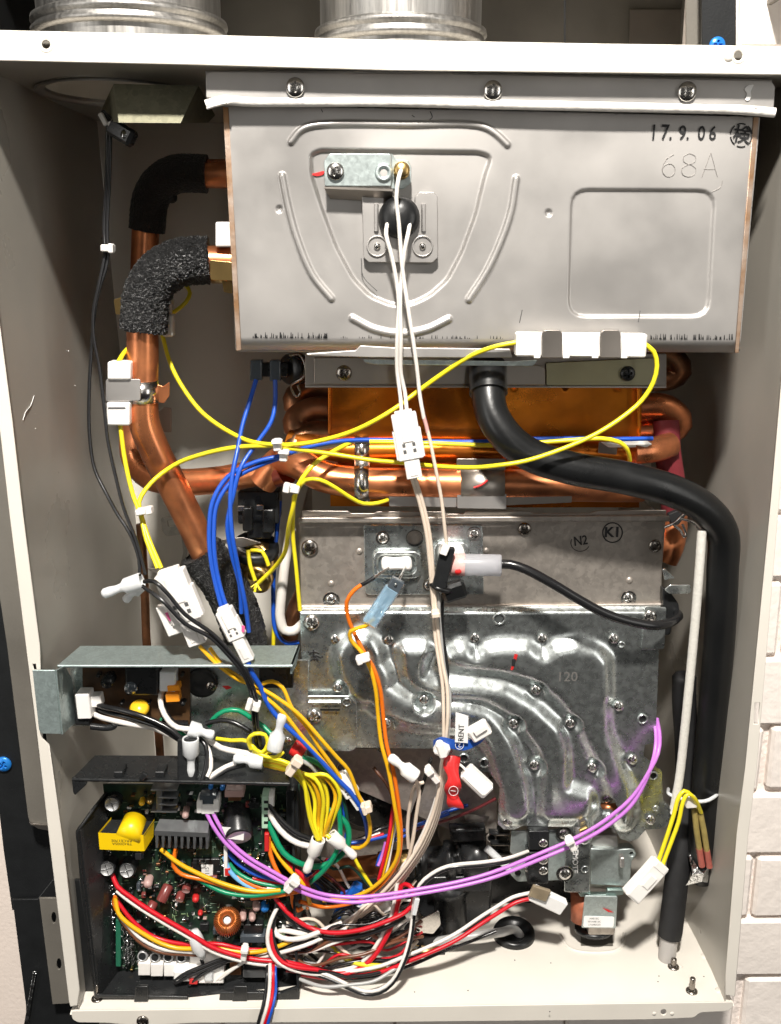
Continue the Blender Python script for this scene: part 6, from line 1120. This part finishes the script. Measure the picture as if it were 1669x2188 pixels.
# 17 thin coloured wires deep in the middle
t = thing('fan_lead', 'red, amber, blue and brown wires dropping behind the orange pair past the fan', 'wire loom', P(830, 1780, 50))
ws(t, 50, [('red', 8, [(846, 1690, 60), (838, 1740, 52), (832, 1784, 46), (820, 1838, 42), (809, 1880, 40)]), ('amber', 7, [(848, 1700, 60), (842, 1746, 54), (836, 1790, 48), (825, 1842, 44), (814, 1884, 42)]), ('white', 6, [(852, 1716, 60), (846, 1760, 54), (838, 1800, 50), (830, 1846, 46), (818, 1888, 44)]), ('brown', 8, [(798, 1640, 70), (824, 1672, 64), (838, 1700, 60), (842, 1740, 58), (838, 1780, 56)]), ('maroon', 7, [(806, 1650, 74), (836, 1690, 70), (846, 1730, 64), (846, 1770, 60)]),
           ('blue', 8, [(960, 1738, 70), (910, 1756, 66), (864, 1774, 60), (810, 1790, 54), (760, 1800, 50), (740, 1802, 50)]), ('blue', 8, [(1000, 1720, 80), (940, 1740, 76), (880, 1778, 64), (836, 1800, 58), (812, 1830, 54), (806, 1850, 52)]), ('red', 7, [(820, 1782, 56), (780, 1796, 52), (750, 1806, 52)]), ('white', 7, [(812, 1780, 60), (770, 1794, 56), (744, 1800, 56)]), ('black', 8, [(860, 1760, 66), (810, 1772, 60), (776, 1790, 58), (756, 1798, 58)]), ('violet', 7, [(824, 1800, 50), (814, 1836, 48), (808, 1850, 46)]), ('yellow', 8, [(756, 1830, 48), (772, 1860, 46), (796, 1896, 44)])])
t = thing('pump_lead', 'blue sleeved terminal with black and yellow wires on the tray by the brass nut', 'lead', P(740, 1960, 40))
b = MB(); obx(b, P(768, 1888, 40), P(744, 1924, 40), .0075, .007, 0, .0016); b.build('terminal_sleeve', mat('blue_sleeve', (.01, .12, .52), .25, 0, .2, 80), t); b = MB(); obx(b, P(740, 1922, 42), P(718, 1960, 42), .0062, .006, 0, .0016); b.build('terminal_sleeve', MT['blue_sleeve'], t)
b = MB(); obx(b, P(746, 1950, 46), P(790, 1936, 46), .008, .006, 0, .0012); b.build('terminal_housing', nyl_t, t); b = MB(); obx(b, P(800, 1946, 46), P(832, 1930, 46), .009, .006, 0, .0012); b.build('terminal_housing', nylon, t); b = MB(); obx(b, P(796, 1960, 44), P(830, 2006, 40), .007, .006, 0, .0012); b.build('terminal_housing', smk, t)
b = MB(); obx(b, P(648, 1940, 44), P(656, 1966, 44), .007, .007, 0, .002); b.build('metal_cone', chrome, t)
MB().lathe([(.0, -.008), (.006, -.006), (.0075, 0), (.006, .008), (0, .010)], P(716, 1920, 56), (.4, -.5, .8), 20).build('grey_bulb', MT['smoky_plastic'], t)
ws(t, 40, [('black', 7, [(706, 1972, 36), (724, 1956, 34), (744, 1952, 34), (770, 1966, 34), (800, 1960, 36)]), ('black', 7, [(710, 1960, 38), (730, 1944, 36), (760, 1940, 38), (780, 1950, 40)]), ('black', 7, [(760, 1976, 36), (800, 1950, 36), (826, 1964, 38), (836, 1990, 42)]), ('yellow', 9, [(672, 1978, 40), (693, 2012, 34), (729, 2043, 26), (768, 2060, 20), (816, 2063, 18)]), ('yellow', 8, [(690, 2006, 40), (724, 2036, 32), (770, 2068, 22), (826, 2068, 20)]), ('black', 8, [(650, 2046, 40), (690, 2072, 26), (740, 2086, 18), (810, 2078, 16), (860, 2056, 18)]), ('black', 8, [(660, 2036, 44), (700, 2064, 30), (760, 2076, 22), (840, 2050, 22), (900, 2040, 24), (950, 2036, 28)]), ('grey', 8, [(640, 2092, 14), (690, 2108, 8), (750, 2104, 8), (800, 2096, 10), (850, 2066, 16)])])

# 18 thin tangle between the board and the tray grommet
t = thing('wire_loom', 'tangle of thin black, white and brown wires lying between the board and the brass nut', 'wire loom', P(740, 2050, 40))
rt = random.Random(11)
for i in range(16):
    c = ('black', 'white', 'black', 'cream', 'grey', 'brown', 'black', 'red')[i % 8]; y0 = rt.uniform(1970, 2085); y1 = rt.uniform(1930, 2070); d = rt.uniform(20, 34)
    q = [(612, y0, 34), (660+rt.uniform(-12, 12), y0+rt.uniform(-8, 26), d), (720+rt.uniform(-14, 14), (y0+y1)/2+rt.uniform(-20, 36), d-2), (780+rt.uniform(-14, 14), y1+rt.uniform(-10, 36), d-1), (840+rt.uniform(-20, 20), y1+rt.uniform(-20, 20), d+6), (880+rt.uniform(-10, 30), y1-rt.uniform(10, 60), d+20)]
    q = [(x, min(y, 2098), min(e, 26) if y > 2050 else e) for x, y, e in q]; wire('wire', c, q, rt.uniform(5, 8), t)
for i in range(7):
    c = ('black', 'maroon', 'blue', 'black', 'dgreen', 'black', 'white')[i]; x0 = rt.uniform(650, 700); y0 = rt.uniform(1820, 1890)
    wire('wire', c, [(x0, y0, 50), (x0+40, y0+rt.uniform(10, 40), 46), (x0+80+rt.uniform(-10, 10), y0+rt.uniform(20, 90), 44), (x0+110, y0+rt.uniform(60, 130), 46), (x0+160, y0+rt.uniform(80, 140), 52)], 7, t)
GR = {'duct': 'steel ducts on the cabinet top', 'pipe': 'insulated pipes in the cabinet', 'wire pair': 'wire pairs in the heater', 'wire loom': 'wire bundles in the heater', 'board lead': 'leads of the control board', 'tagged lead': 'tagged leads hanging at the manifold', 'sensor wire': 'sensor wires', 'bracket': 'brackets in the cabinet'}
for o in list(S.objects):
    if o.parent is None and o.get('category') in GR: o['group'] = GR[o['category']]
